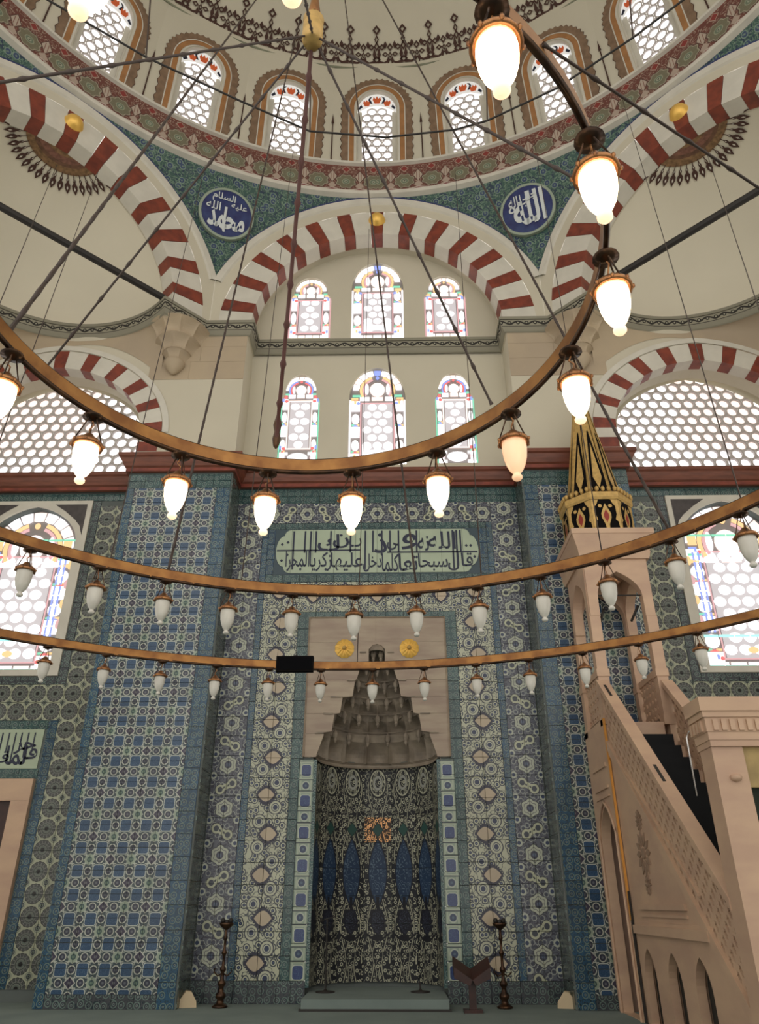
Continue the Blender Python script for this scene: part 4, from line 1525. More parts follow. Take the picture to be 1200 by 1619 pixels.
# niche: seven facets, each a strip of tiles
RN = 1.08
angs = [pi - pi * i / 7 for i in range(8)]
for i in range(7):
    p0 = Vector((RN * cos(angs[i]), YM + RN * .92 * sin(angs[i]))); p1 = Vector((RN * cos(angs[i + 1]), YM + RN * .92 * sin(angs[i + 1])))
    d = (p1 - p0); wd = d.length; d.normalize(); nrm = Vector((-d.y, d.x))
    fac_o = None
    nz = 8; zz0 = .30; hh = (3.68 - zz0) / nz
    for j in range(nz):
        b = MB()
        cols = 1
        e = .003
        a0 = p0 + d * e; a1 = p0 + d * (wd - e)
        za, zb = zz0 + j * hh + e, zz0 + (j + 1) * hh - e
        vs = [(a0.x, a0.y, za), (a1.x, a1.y, za), (a1.x, a1.y, zb), (a0.x, a0.y, zb)]
        bk = [(x + nrm.x * .03, y + nrm.y * .03, z) for x, y, z in vs]
        uv = [(-wd / 2, za), (wd / 2, za), (wd / 2, zb), (-wd / 2, zb)]
        b.add(vs + bk, [(0, 1, 2, 3), (4, 5, 1, 0), (5, 6, 2, 1), (6, 7, 3, 2), (7, 4, 0, 3)], uv + uv)
        amber = (i == 3 and j == 5)  # amber tint paints a lamp's reflection onto this one tile
        mpart(b, 'niche_tile', NICHE_REFL if amber else NICHE, label='middle niche tile painted amber for a lamp reflection' if amber else None)
b = MB(); b.grid(28, 1, lambda u, v: ((RN + .03) * cos(pi - pi * u), YM + (RN + .03) * .92 * sin(pi - pi * u), FL + 3.7 * v), smooth=False); mpart(b, 'niche_backing', GROUT)
for s in (-1, 1):
    mpart(MB().box(*sorted((s * 1.045, s * 1.10)), YM - .03, YM + .05, .3, 3.68), 'niche_edge', STR)
# step platform
mpart(MB().box(-1.06, 1.06, 12.62, YM + 1.0, FL, .235), 'platform_step', CARPET)
mpart(MB().box(-1.09, 1.09, 12.60, 12.66, FL, .12), 'platform_painted_shadow', IRON)  # dark strip put in as the shadow along the platform's foot
# gilded rosettes on the marble
for s, lb in ((-1, 'left'), (1, 'right')):
    r = thing('gilded_rosette', 'gold rosette boss on the marble mihrab face, %s one of the pair' % lb, 'rosette', (s * .605, YM - .06, 5.67))
    b = MB()
    def ro(u, v):
        a = 2 * pi * u
        rr = .175 * v * (1 + .05 * abs(sin(6 * a)) * v)
        dz = -.05 * (1 - v ** 2) - .02 * abs(cos(6 * a)) * sin(pi * v)
        return (rr * cos(a), dz, rr * sin(a))
    b.grid(72, 8, ro, smooth=True); b.part('petals', GOLDM, r)
    k = MB().lathe([(0, .10), (.03, .09), (.045, .06), (.03, .03), (.05, 0)], 14).mesh('boss', GOLD); k.transform(Matrix.Rotation(radians(90), 4, 'X'))
    link('boss', k, r)

# ================================================================== WINDOWS OF THE QIBLA WALL
def quad(cx, cz, w, h, m, parent, y, r=0.0):
    key = ('q', round(w, 3), round(h, 3), m.name, round(r, 2))
    if key not in _pm:
        if r: pts = [(w * cos(2 * pi * i / 16), h * sin(2 * pi * i / 16)) for i in range(16)]
        else: pts = [(-w, -h), (w, -h), (w, h), (-w, h)]
        _pm[key] = MB().plate(pts, (), 0, edge=.012).mesh('pane', m)
    return link('pane', _pm[key], parent, loc=(cx, y, cz))


def poly_pane(pts, m, parent, y):
    return MB().plate(pts, (), y, edge=.012).part('pane', m, parent)


def stained(label, cx, hw, z0, z1, outline, edge_c, rect_c, yb, kind, big=False, zhead=None):
    w = new_window(label)
    MB().plate(outline, (), yb + .03).part('leaded_frame', LATT_D, w)
    P = lambda c: PAL[c]
    W2 = hw * .93
    zr = zhead if zhead else z1 - hw * 1.15           # foot of the arched head
    # inner rectangle with roundels
    iw = hw * .56; iz0 = z0 + (.18 if kind != 'low' else .42); iz1 = zr - .08
    if kind == 'cen': iz0 = z0 + .20
    fr = .028
    for (a, b_, c, d) in ((-iw - fr, -iw, iz0, iz1), (iw, iw + fr, iz0, iz1), (-iw, iw, iz1 - fr, iz1), (-iw, iw, iz0, iz0 + fr)):
        quad(cx + (a + b_) / 2, (c + d) / 2, (b_ - a) / 2, (d - c) / 2, P(rect_c), w, yb)
    rp = .125 if not big else .15
    rect = [(cx - iw + .02, iz0 + fr), (cx + iw - .02, iz0 + fr), (cx + iw - .02, iz1 - fr), (cx - iw + .02, iz1 - fr)]
    backing = MB().plate(rect, (), yb + .012).part('pane', PAL['p'] if False else pane_mat_grey, w)
    for x, z in hexgrid(rect, rp * 1.85, rp * 1.62, (cx % (rp * 1.85), iz0 % .2)):
        if abs(x - cx) < iw - rp * .45 and iz0 + rp * .5 < z < iz1 - rp * .5:
            quad(x, z, rp * .80, rp * .68, PW, w, yb + .004, r=1)
    # coloured edge strips
    n = max(3, int((zr - z0) / .34))
    for s in (-1, 1):
        for i in range(n):
            za = z0 + (zr - z0) * i / n; zb = z0 + (zr - z0) * (i + 1) / n
            quad(cx + s * hw * .955, (za + zb) / 2, hw * .03, (zb - za) / 2 - .006, P(edge_c), w, yb)
            # side border panes: alternate clear shapes and small coloured buds
            bx = cx + s * (iw + fr + hw * .92) / 2; bw = (hw * .92 - iw - fr) / 2 - .008
            if i % 2 == 0:
                quad(bx, (za + zb) / 2, bw, (zb - za) / 2 - .035, P('w'), w, yb)
                quad(bx, zb - .005, bw * .55, .020, P('b' if i % 4 else 'r'), w, yb - .001)
            else:
                quad(bx, (za + zb) / 2, bw * .9, (zb - za) / 2 - .04, P('w'), w, yb, r=1)
                quad(bx - bw * .6, za + .01, bw * .35, .022, P('g'), w, yb - .001); quad(bx + bw * .6, za + .01, bw * .35, .022, P('y'), w, yb - .001)
        # corner flowers
        for zz in (iz0 + .02, iz1 - .02):
            quad(cx + s * (iw + .07), zz, .04, .04, P('r' if kind != 'cen' else 'b'), w, yb - .002, r=1)
            quad(cx + s * (iw + .14), zz + .03, .025, .045, P('y' if kind == 'cen' else 'b'), w, yb - .002)
    # bottom register
    if iz0 - z0 > .3:
        quad(cx, z0 + .20, hw * .50, .125, P('w'), w, yb, r=1)
        for s in (-1, 1):
            quad(cx + s * hw * .72, z0 + .20, hw * .12, .04, P('m'), w, yb, r=1)
            quad(cx + s * hw * .70, z0 + .31, hw * .20, .035, P('w'), w, yb); quad(cx + s * hw * .70, z0 + .08, hw * .20, .035, P('w'), w, yb)
    else:
        for i in range(5): quad(cx + (i - 2) * hw * .34, z0 + .075, hw * .15, .05, P('w' if i % 2 == 0 else 'p'), w, yb)
    if kind == 'cen':
        quad(cx, iz0 + .17, .07, .07, PW, w, yb - .003)
        for s in (-1, 1): poly_pane([(cx + s * .12, iz0 + .05), (cx + s * .33, iz0 + .05), (cx + s * .33, iz0 + .28), (cx + s * .12, iz0 + .28), (cx + s * .22, iz0 + .16)][::s], PW, w, yb - .003)
    # head: fan of panes clipped by outline radius
    rh = min(hw * .9, (z1 - zr) * .96) if kind != 'sto' else hw * .76
    zc_ = z1 - rh - .02
    seg = 9
    for i in range(seg):
        a0 = pi * (i + .06) / seg; a1 = pi * (i + .94) / seg
        col = ['w', 'p', 'w', 'w', 'p' if kind != 'cen' else 'b', 'w', 'w', 'p', 'w'][i]
        pts = [(cx + r_ * cos(a), zc_ + r_ * sin(a)) for r_, a in ((rh * .74, a0), (rh * .97, a0), (rh * .97, (a0 + a1) / 2), (rh * .97, a1), (rh * .74, a1), (rh * .72, (a0 + a1) / 2))]
        poly_pane(pts, P(col), w, yb)
    lob = [('y', .70, .60), ('m', .58, .50)] if kind in ('cen', 'wing') else [('b' if kind == 'low' else 'y', .70, .62), ('r' if kind == 'low' else 'm', .60, .52)]
    for col, ra, rb_ in lob:
        for s in (-1, 1):
            pts = []
            for q in range(9):
                a = radians(-30 + 100 * q / 8); pts.append((cx + s * rh * ra * cos(a), zc_ + rh * ra * sin(a)))
            for q in range(8, -1, -1):
                a = radians(-30 + 100 * q / 8); pts.append((cx + s * rh * rb_ * cos(a), zc_ + rh * rb_ * sin(a)))
            poly_pane(pts[::s], P(col), w, yb)
    quad(cx, zc_ + rh * .02, rh * .30, rh * .34, P('p'), w, yb, r=1)
    for s in (-1, 1): quad(cx + s * rh * .42, zc_ + rh * .05, rh * .08, rh * .26, P('w'), w, yb, r=1)
    quad(cx, zc_ + rh * .60, rh * .07, rh * .08, P('r' if kind == 'low' else 'b' if kind == 'cen' else 'y'), w, yb - .002, r=1)
    for s in (-1, 1):
        quad(cx + s * hw * .74, zc_ - rh * .28, hw * .14, .028, P('g'), w, yb - .001); quad(cx + s * hw * .80, zc_ - rh * .44, hw * .12, .04, P('y' if kind != 'low' else 'r'), w, yb - .001)
        quad(cx + s * hw * .45, zc_ - rh * .42, hw * .17, .05, P('w'), w, yb)
    quad(cx, zc_ - rh * .42, hw * .20, .05, P('p'), w, yb)
    return w


pane_mat_grey = pane_mat('dimmer_daylit_glass', (.62, .58, .60), .72)
labs = ['large middle stained glass window of the upper row', 'smaller stained glass window at the left of the upper row', 'smaller stained glass window at the right of the upper row',
        'large middle stained glass window of the lower row', 'green-edged stained glass window at the left of the lower row', 'green-edged stained glass window at the right of the lower row']
for i, ((cx, hw, z0, z1, rise), o) in enumerate(zip(UW + LW, outl)):
    low = i >= 3
    kind = 'cen' if i % 3 == 0 else ('low' if low else 'sto')
    stained(labs[i] + ' over the mihrab', cx, hw, z0, z1, o, 'w' if kind == 'cen' else ('g' if low else 'm'), 'm' if kind != 'low' else 'p', YM + .05, kind, zhead=z1 - (.86 if kind == 'cen' else .62))
for sx in (-1, 1):
    g = [(sx * x, z) for x, z in arch(7.14, .97, 5.34, 7.95, .88, 18, pointed=.25)][::sx]
    w = stained('tall stained glass window with blue columns on the %s wing wall' % SD[sx], sx * 7.14, .97, 5.34, 8.83, g, 't', 'm', YW + .16, 'wing', big=True, zhead=7.85)
    # blue column strips beside the clear field
    for s in (-1, 1):
        for k in range(8):
            for q in (-.055, 0, .055):
                quad(sx * 7.14 + s * .70 + q, 6.15 + k * .215, .018, .095, PAL['b' if q else 'w'], w, YW + .155)
        quad(sx * 7.14 + s * .72, 8.0, .09, .10, PAL['y'], w, YW + .15)
        for k in range(4):
            quad(sx * 7.14 + s * .86, 6.3 + k * .42, .045, .10, PAL['y' if k % 2 else 'm'], w, YW + .152, r=1)
    for z in (5.98, 8.12):
        for k in range(6): quad(sx * 7.14 + (k - 2.5) * .30, z, .14, .022, PAL['g' if z > 7 else 't'], w, YW + .15)
    for k in range(6): quad(sx * 7.14 + (k - 2.5) * .30, 5.38, .14, .026, PAL['t'], w, YW + .15)
    quad(sx * 7.14, 5.70, .10, .06, PAL['y'], w, YW + .15, r=1)
    # pale stone frame with carved dark spandrels
    b = MB().plate([(sx * x, z) for x, z in ((5.98, 5.22), (8.32, 5.22), (8.32, 8.95), (5.98, 8.95))][::sx], [g], YW - .05, edge=.05, reveal=.06)
    b.part('stone_surround', WHITE, w)
    sp = MB()
    for s in (-1, 1):
        c0 = sx * 7.14
        pts = [(c0 + s * 1.06, 8.86), (c0 + s * .38, 8.86), (c0 + s * .62, 8.70), (c0 + s * .86, 8.50), (c0 + s * .98, 8.36), (c0 + s * 1.06, 8.14)]
        sp.plate(pts[::-s], (), YW - .055)
    sp.part('dark_spandrel', mat('dark_spandrel_tile', (.07, .06, .06), .5, var=.3, scale=10), w)
    # big honeycomb arch window above
    lo = [(sx * x, z) for x, z in arch(7.0, 1.73, 9.4, 10.75, 1.22, 24, pointed=.35)]
    w = new_window('large honeycomb window of round panes in the %s wing arch' % SD[sx])
    lo2 = [(sx * x, z) for x, z in arch(7.0, 1.84, 9.25, 10.75, 1.34, 24, pointed=.35)]
    cells = hexgrid(lo2, .262, .222, (sx * .03, .02))
    honeycomb(cells, .262, .222, .112, .07, YW + .04).part('lattice', LATT, w)
    for i, c in enumerate(cells):
        pk = PWP if (c[1] > 10.1 and sx * (c[0]) > 0 and (c[0] < -6.3 or c[0] > 6.6)) else PW
        link('pane', pane_disc(.116, pk), w, loc=(c[0], YW + .105, c[1]))

# ================================================================== CHANDELIER
ZR = 3.80


def ring_pt(cx, cy, R, tx, ty, a, dz=0.0, dr=0.0):
    a = radians(a)
    return Vector((cx + (R + dr) * cos(a), cy + (R + dr) * sin(a), ZR + tx * R * cos(a) + ty * R * sin(a) + dz))


RINGS = [((-.164, 2.363, 1.347, 0, -.06), 'smallest brass ring of the chandelier, hung nearest overhead'),
         ((-.148, 2.505, 3.237, -.014, -.015), 'middle brass ring of the chandelier'),
         ((-.148, 2.673, 5.387, .002, -.003), 'widest and lowest-looking brass ring of the chandelier, nearest the mihrab')]
ring_o = []
for (par, lab) in RINGS:
    r = thing('chandelier_ring', lab, 'chandelier', (par[0], par[1], ZR), 'concentric brass rings of the chandelier')
    n = 180
    b = MB(); vs = []; fs = []
    H = .040; T = .011
    for i in range(n):
        a = 360 * i / n
        for dr, dz in ((-T, -H), (T, -H), (T, H), (-T, H)):
            p = ring_pt(*par, a, dz, dr); vs.append((p.x - par[0], p.y - par[1], p.z - ZR))
    for i in range(n):
        j = (i + 1) % n
        for t in range(4): fs.append((i * 4 + t, i * 4 + (t + 1) % 4, j * 4 + (t + 1) % 4, j * 4 + t))
    b.add(vs, fs); b.part('ring_band', BRASS, r)
    b = MB()
    for dz in (-H, H):
        b.tube([ring_pt(*par, 3 * i, dz) - Vector((par[0], par[1], ZR)) for i in range(120)], .014 if dz < 0 else .010, 5, closed=True)
    b.part('ring_rim', BRONZE, r)
    ring_o.append((r, par))


# one lamp, copied -------------------------------------------------------------
def lamp_parts(glass):
    P = []
    cap = MB().lathe([(0, 0), (.03, -.002), (.055, -.012), (.058, -.022), (.03, -.030), (.012, -.042), (0, -.044)], 14)
    P.append(('ceiling_cap', cap.mesh('ceiling_cap', BRONZE), []))
    col = MB().lathe([(0, -.130), (.020, -.132), (.034, -.150), (.040, -.160), (.062, -.172), (.078, -.186), (.085, -.198), (.085, -.212), (.072, -.216), (.066, -.206)], 20)
    for i in range(8):
        a = 2 * pi * i / 8
        col.lathe([(0, .012), (.008, .008), (.008, -.004), (0, -.012)], 6, (.086 * cos(a), .086 * sin(a), -.205))
    hk = []
    for i in range(3):
        a = 2 * pi * i / 3 + .4
        pts = [(.022 * cos(a), .022 * sin(a), -.025), (.05 * cos(a), .05 * sin(a), -.11), (.080 * cos(a), .080 * sin(a), -.195)]
        hk.append(MB().tube(pts, .0042, 5).mesh('hanging_rod', BRONZE))
    P.append(('collar', col.mesh('collar', BRASSL), []))
    for h in hk: P.append(('hanging_rod', h, []))
    hook = MB().tube([(.0, 0, -.04), (.012, .006, -.07), (-.010, 0, -.095), (.0, -.004, -.13)], .0045, 5)
    P.append(('hook', hook.mesh('hook', BRASSL), []))
    g = MB().lathe([(.066, -.205), (.068, -.225), (.069, -.26), (.064, -.32), (.053, -.37), (.036, -.412), (.022, -.432), (.016, -.440), (.022, -.446), (.028, -.456), (.028, -.468), (.020, -.480), (0, -.485)], 22)
    me_ = g.mesh('glass', glass); me_.transform(Matrix.Translation((0, 0, -.205)) @ Matrix.Diagonal((.97, .97, .86, 1)) @ Matrix.Translation((0, 0, .205)))
    P.append(('glass', me_, []))
    return P


LP = {'lit': lamp_parts(LIT), 'off': lamp_parts(GLASSM), 'unlit_glow': lamp_parts(GLASSGLOW)}


def hang(p, kind, label, group, rz=0.0, sc=1.0):
    t = thing('hanging_lamp', label, 'lamp', p, group)
    t.rotation_euler = (0, 0, rz); t.scale = (sc, sc, sc)
    for nm, me, _ in LP[kind]: link(nm, me, t)
    return t


ORD = ['first', 'second', 'third', 'fourth', 'fifth', 'sixth', 'seventh', 'eighth', 'ninth', 'tenth', 'eleventh', 'twelfth', 'thirteenth', 'fourteenth']
par = ring_o[0][1]
a1 = [166, 144, 122.2, 100.9, 79.9, 57.9, 36.4, 15.1, -8.1, -30.9, -54.9]
seen = ['lit glass lamp on the smallest ring, cut by the left edge of the photo', 'lit glass lamp on smallest ring in front of the left honeycomb arch window', 'lit glass lamp on the smallest ring before the top of the left pier tiles',
        'lit glass lamp on the smallest ring just left above the great inscription', 'lit glass lamp on the smallest ring above the middle of the great inscription', 'lit glass lamp on the smallest ring right above the great inscription',
        'unlit glass lamp with a peach glow for reflected light on the smallest ring beside the minbar spire', 'lit glass lamp on the smallest ring in front of the tip of the minbar spire', 'lit glass lamp on the smallest ring beside the right tie beam',
        'large lit glass lamp on the smallest ring beside the right calligraphy roundel', 'largest lit glass lamp, hanging in front of the dome windows']
for i, (a, lb) in enumerate(zip(a1, seen)):
    p = ring_pt(*par, a, -.045)
    hang(p, 'unlit_glow' if i == 6 else 'lit', lb, 'lamps of the smallest ring', a, .93)
for a, lb in ((-80.5, 'lit glass lamp cut by the top of the photo, beside the gilded hub'), (-104, 'lit glass lamp cut by the top of the photo at its left side')):
    hang(ring_pt(*par, a, -.02), 'lit', lb, 'lamps of the smallest ring', a, .93)
# lamps beyond the frame stay on the ring, out of view
par = ring_o[1][1]
for i in range(14):
    a = 151 - 9.05 * i
    lb = 'unlit frosted lamp, %s from the left on the middle brass ring' % ORD[i]
    hang(ring_pt(*par, a, -.045), 'off', lb, 'unlit lamps of the middle ring', a, .85 + .02 * sin(i * 3))
par = ring_o[2][1]
for i in range(14):
    a = 51.9 + 6.06 * (13 - i)
    lb = 'small unlit frosted lamp, %s from the left on the widest brass ring' % ORD[i]
    hang(ring_pt(*par, a - 5.6 + 5.0, -.045), 'off', lb, 'unlit lamps of the widest ring', a, .82 + .02 * sin(i * 2))

# hub and supporting chains
hb = thing('chandelier_hub', 'gilded cylindrical hub from which the dark suspension chains fan out', 'hub', (-.12, 2.40, 5.80))
MB().lathe([(0, -.14), (.05, -.135), (.058, -.11), (.058, .02), (.045, .05), (.06, .08), (.03, .12), (.012, .2), (.012, 1.2)], 16).part('hub_body', GOLD, hb)
MB().lathe([(.03, .14), (.035, .16), (.02, .3)], 10).part('hub_neck', BRASS, hb)


def chain(a, c, r, m, parent, base, links=True, name='chain'):
    a = Vector(a) - Vector(base); c = Vector(c) - Vector(base)
    b = MB()
    L = (c - a).length
    if links:
        n = max(6, int(L / .22))
        pts = []; rs = []
        for i in range(n + 1):
            t = i / n
            for q, k in ((-.012, 1.0), (0, 1.75), (.012, 1.0)):
                tt = t + q
                if 0 <= tt <= 1: pts.append(a.lerp(c, tt)); rs.append(r * k)
        b.tube(pts, rs, 6)
    else:
        b.tube([a, c], r, 5)
    return b.part(name, m, parent)


base = hb.location
for (p, r, m) in (((-.38, 3.66, 3.86), .0115, mat('rusty_suspension_rod', (.09, .028, .022), .6)), ((.85, 3.31, 3.86), .0075, CHAIN), ((-1.48, 2.98, 3.86), .0065, CHAIN), ((1.09, 1.94, 3.86), .0065, CHAIN), ((-1.12, 1.52, 3.90), .006, CHAIN), ((.02, 1.05, 3.90), .006, CHAIN)):
    chain((-.12, 2.40, 5.74), p, r, m, hb, base, True, 'suspension_chain')
MB().lathe([(0, .20), (.014, .18), (.026, .12), (.016, .07), (.026, .02), (.016, -.03), (0, -.05)], 10, Vector((-.38, 3.66, 3.86)) - base).part('chain_clamp', BRONZE, hb)
WIRES = [((-1.58, 5.66, 3.82), (-1.67, 8.79, 16.0)), ((-1.01, 5.92, 3.82), (-1.9, 11.07, 16.0)), ((-1.98, 5.42, 3.82), (-3.77, 10.74, 15.0)), ((-2.73, 4.67, 3.82), (-5.56, 9.83, 14.0)), ((-2.71, 4.08, 3.82), (-6.02, 9.22, 13.5)), ((-0.1, 8.10, 3.82), (-0.16, 11.63, 14.0)), ((1.04, 5.72, 3.82), (1.86, 11.64, 16.0)), ((2.67, 4.44, 3.82), (5.31, 9.92, 16.0)), ((2.89, 3.95, 3.82), (6.15, 9.05, 13.5)), ((2.33, 4.87, 3.82), (0.22, 7.56, 16.0)), ((0.5, 5.80, 3.82), (-0.47, 7.54, 16.0)), ((1.91, 5.20, 3.82), (3.6, 10.93, 16.0)), ((-1.49, 2.64, 3.82), (-2.09, 7.51, 16.0))]
thick = {0: .008, 9: .008, 12: .008, 10: .007}
for i, (a, c) in enumerate(WIRES):
    ro = ring_o[0] if i == 12 else ring_o[2] if i == 5 else ring_o[1]
    base = ro[0].location
    d = Vector(c) - Vector(a)
    c2 = Vector(a) + d * (1.30 if Vector(c).z >= 15 else 1.12)
    chain(a, c2, thick.get(i, .0055), CHAIN, ro[0], base, i in thick, 'suspension_wire')
ro = ring_o[1]
chain((.79, 1.39, 3.86), (2.70, 2.51, 3.80), .0055, CHAIN, ro[0], ro[0].location, True, 'suspension_chain')
pl = [(-3.4, 3.46), (-2.91, 3.86), (-2.14, 4.41), (-1.27, 4.89), (-0.57, 5.25), (0.27, 5.34), (1.04, 5.26), (1.38, 5.16), (2.07, 4.81), (2.72, 4.31), (3.1, 3.97), (3.29, 3.71)]
t = thing('iron_hoop', 'thin dark iron hoop hanging high under the dome windows', 'hoop', (.2, 2.6, 9.0))
MB().tube([(x - .2, y - 2.6, 0) for x, y in pl] + [(3.2, .0, 0), (2.6, -1.6, 0), (1.2, -2.7, 0), (-.4, -2.9, 0), (-2.0, -2.3, 0), (-3.2, -1.0, 0), (-3.7, .2, 0)], .012, 6, closed=True).part('hoop', IRON, t)
for x, y in ((-.57, 5.25), (1.38, 5.16), (-2.14, 4.41), (2.72, 4.31)):
    chain((x, y, 9.0), (x * 1.15, y * .6, 18.5), .009, CHAIN, t, t.location, False, 'hoop_wire')

# black box clamped on the widest ring
t = thing('black_box', 'flat black rectangular box clamped on the widest chandelier ring left of the marble panel', 'box', (-.785, 8.02, 3.79))
b = MB(); b.box(-.205, .205, -.05, .03, -.085, .085); b.part('housing', BLACKP, t)
MB().box(-.19, .19, -.054, -.05, -.07, .07).part('front_face', mat('black_glossy_face', (.004, .004, .005), .9, spec=.05), t)
MB().box(-.02, .02, .0, .05, .08, .11).part('clamp', IRON, t)

# ================================================================== MINBAR
mb = thing('minbar', 'tall pink-beige marble minbar with pierced balustrade and gilded octagonal spire', 'minbar', (3.5, 11.0, FL))
MBI = Vector((3.5, 11.0, FL))


def mp_(b, name, m, parent=mb, label=None):
    me = b.mesh(name, m); me.transform(Matrix.Translation(-MBI))
    return link(name, me, parent, label=label)


XA, XB = 3.50, 4.62
YR, YK, YN = 12.76, 11.50, 8.00      # rear, kiosk front, portal
def rail(y): return 4.72 - (11.72 - y) * .868
OFF = 1.02
# side wall with arcade (left side shows)
for s, x0, x1 in ((0, XA + .03, XA + .15), (1, XB - .15, XB - .03)):
    outer = [(YN, FL), (YK, FL), (YK, rail(YK) - OFF), (YN, rail(YN) - OFF)]
    holes = []
    for cy in (11.08, 10.14, 9.24):
        holes.append([(cy + p[0], p[1]) for p in arch(0, .23, FL + .001, .62, .30, 12, pointed=.4)][::-1] if False else [(y, z) for y, z in arch(cy, .24, FL + .02, .60, .34, 12, pointed=.35)])
    b = MB()
    b.plate(outer, holes, x0, reveal=.10, axis='yz')
    b.plate(outer, holes, x1, axis='yz')
    mp_(b, 'side_wall', MIN)
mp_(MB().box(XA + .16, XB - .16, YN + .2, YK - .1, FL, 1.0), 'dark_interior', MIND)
# mouldings on the left side above the arcade
for z0, z1, d, y0, y1 in ((1.10, 1.20, .05, 8.75, 11.42), (1.20, 1.24, .02, 8.75, 11.42), (1.38, 1.44, .035, 9.35, 11.10), (1.30, 1.33, .02, 9.35, 11.10)):
    mp_(MB().box(XA + .03 - d, XA + .05, y0, y1, z0, z1), 'moulding', MIN)
# frame strips round the triangular field
def beam(y0, z0, y1, z1, w, x0, x1, m=MIN, name='sloping_frame', parent=mb):
    b = MB()
    vs = [(x0, y0, z0 - w), (x0, y1, z1 - w), (x0, y1, z1), (x0, y0, z0), (x1, y0, z0 - w), (x1, y1, z1 - w), (x1, y1, z1), (x1, y0, z0)]
    b.add(vs, [(0, 3, 2, 1), (4, 5, 6, 7), (0, 1, 5, 4), (3, 7, 6, 2), (0, 4, 7, 3), (1, 2, 6, 5)])
    return mp_(b, name, m, parent)
for x0, x1 in ((XA - .01, XA + .13), (XB - .13, XB + .01)):
    beam(YN, rail(YN), YK, rail(YK), .10, x0 - .02, x1 + .02, name='handrail')
    beam(YN, rail(YN) - .10, YK, rail(YK) - .10, .05, x0 + .01, x1 - .01, name='rail_moulding')
    beam(YN, rail(YN) - OFF + .10, YK, rail(YK) - OFF + .10, .14, x0, x1)
    beam(YN, rail(YN) - OFF - .06, YK, rail(YK) - OFF - .06, .04, x0 + .01, x1 - .01)
beam(8.9, 1.72 - .0 - .17, 11.15, 3.50 - .0 - .17, .035, XA + .005, XA + .05)
# dark joint slots on the handrail
for y in (11.28, 9.62):
    beam(y - .17, rail(y - .17) + .004, y + .10, rail(y + .10) + .004, .012, XA + .035, XA + .075, IRON, 'rail_slot')


def pierced(y0, y1, zlow, zhigh, x, depth, pu, pv, r, shear):
    """lattice panel in the y,z plane: hex tiles with six lobed holes, sheared to the stair"""
    b = MB()
    n = 12
    a = pu / 2; h = pv * 2 / 3
    hexp = [(a, -h / 2), (a, h / 2), (0, h), (-a, h / 2), (-a, -h / 2), (0, -h)]
    def ho(t):
        for i in range(6):
            p, q = hexp[i], hexp[(i + 1) % 6]
            dx, dz = cos(t), sin(t); ex, ez = q[0] - p[0], q[1] - p[1]
            den = dx * ez - dz * ex
            if abs(den) < 1e-9: continue
            k = (p[0] * ez - p[1] * ex) / den; m = (p[0] * dz - p[1] * dx) / den
            if k > 0 and -1e-6 <= m <= 1 + 1e-6: return (k * dx, k * dz)
        return (0, 0)
    ang = [2 * pi * i / n + .01 for i in range(n)]
    hs = [ho(t) for t in ang]
    fs = []
    for i in range(n):
        j = (i + 1) % n
        fs += [(i, n + i, n + j, j), (n + i, 2 * n + i, 2 * n + j, n + j)]
    j0 = 0
    z = zlow + h * .8
    while z < zhigh - h * .5:
        y = y0 + a + (a if j0 % 2 else 0)
        while y < y1 - a * .6:
            vs = []
            for rr, dx in ((None, 0), (1, 0), (1, depth)):
                for q in range(n):
                    if rr is None: p = hs[q]
                    else:
                        k = r * (1 if q % 2 else .62); p = (k * cos(ang[q]), k * sin(ang[q]))
                    yy = min(max(y + p[0], y0), y1)
                    vs.append((x + dx, yy, z + p[1] + shear(yy)))
            b.add(vs, fs)
            y += pu
        z += pv; j0 += 1
    return b


sh = lambda y: rail(y)
for x in (XA + .03, XB - .05):
    b = pierced(YN + .05, YK - .02, -OFF + .08, -.14, x, .06, .135, .118, .050, sh)
    o = mp_(b, 'pierced_balustrade', MIN)
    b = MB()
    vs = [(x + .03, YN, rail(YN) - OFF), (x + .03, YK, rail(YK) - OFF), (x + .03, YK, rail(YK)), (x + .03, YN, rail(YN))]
    b.add(vs, [(0, 1, 2, 3)]); mp_(b, 'painted_shade_back', mat('pierced_hole_shade', (.07, .04, .026), .9), o)  # dark sheet painted as the shade inside the pierced holes
# solid flank under the rail at the kiosk + arabesque medallion
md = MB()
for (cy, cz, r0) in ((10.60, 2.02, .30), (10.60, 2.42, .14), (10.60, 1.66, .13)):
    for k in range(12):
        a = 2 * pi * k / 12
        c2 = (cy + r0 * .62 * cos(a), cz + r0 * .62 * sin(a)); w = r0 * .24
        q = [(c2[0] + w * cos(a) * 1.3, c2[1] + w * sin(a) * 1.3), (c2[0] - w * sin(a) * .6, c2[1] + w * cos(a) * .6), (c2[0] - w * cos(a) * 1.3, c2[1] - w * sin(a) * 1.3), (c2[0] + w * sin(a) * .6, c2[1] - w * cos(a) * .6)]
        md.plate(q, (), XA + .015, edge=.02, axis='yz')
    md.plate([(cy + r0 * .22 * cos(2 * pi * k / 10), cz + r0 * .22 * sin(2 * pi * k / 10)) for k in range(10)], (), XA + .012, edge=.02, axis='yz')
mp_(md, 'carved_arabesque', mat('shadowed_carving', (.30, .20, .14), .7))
# stairs
ns = 15
for i in range(ns):
    y0 = YK - (i + 1) * .232; z1 = 3.66 - i * .2015
    mp_(MB().box(XA + .15, XB - .15, y0, y0 + .26, z1 - .32, z1 - .012), 'marble_step', MIN)
    b = MB(); b.box(XA + .17, XB - .20, y0 - .012, y0 + .25, z1 - .20, z1); mp_(b, 'stair_carpet', STEPC)
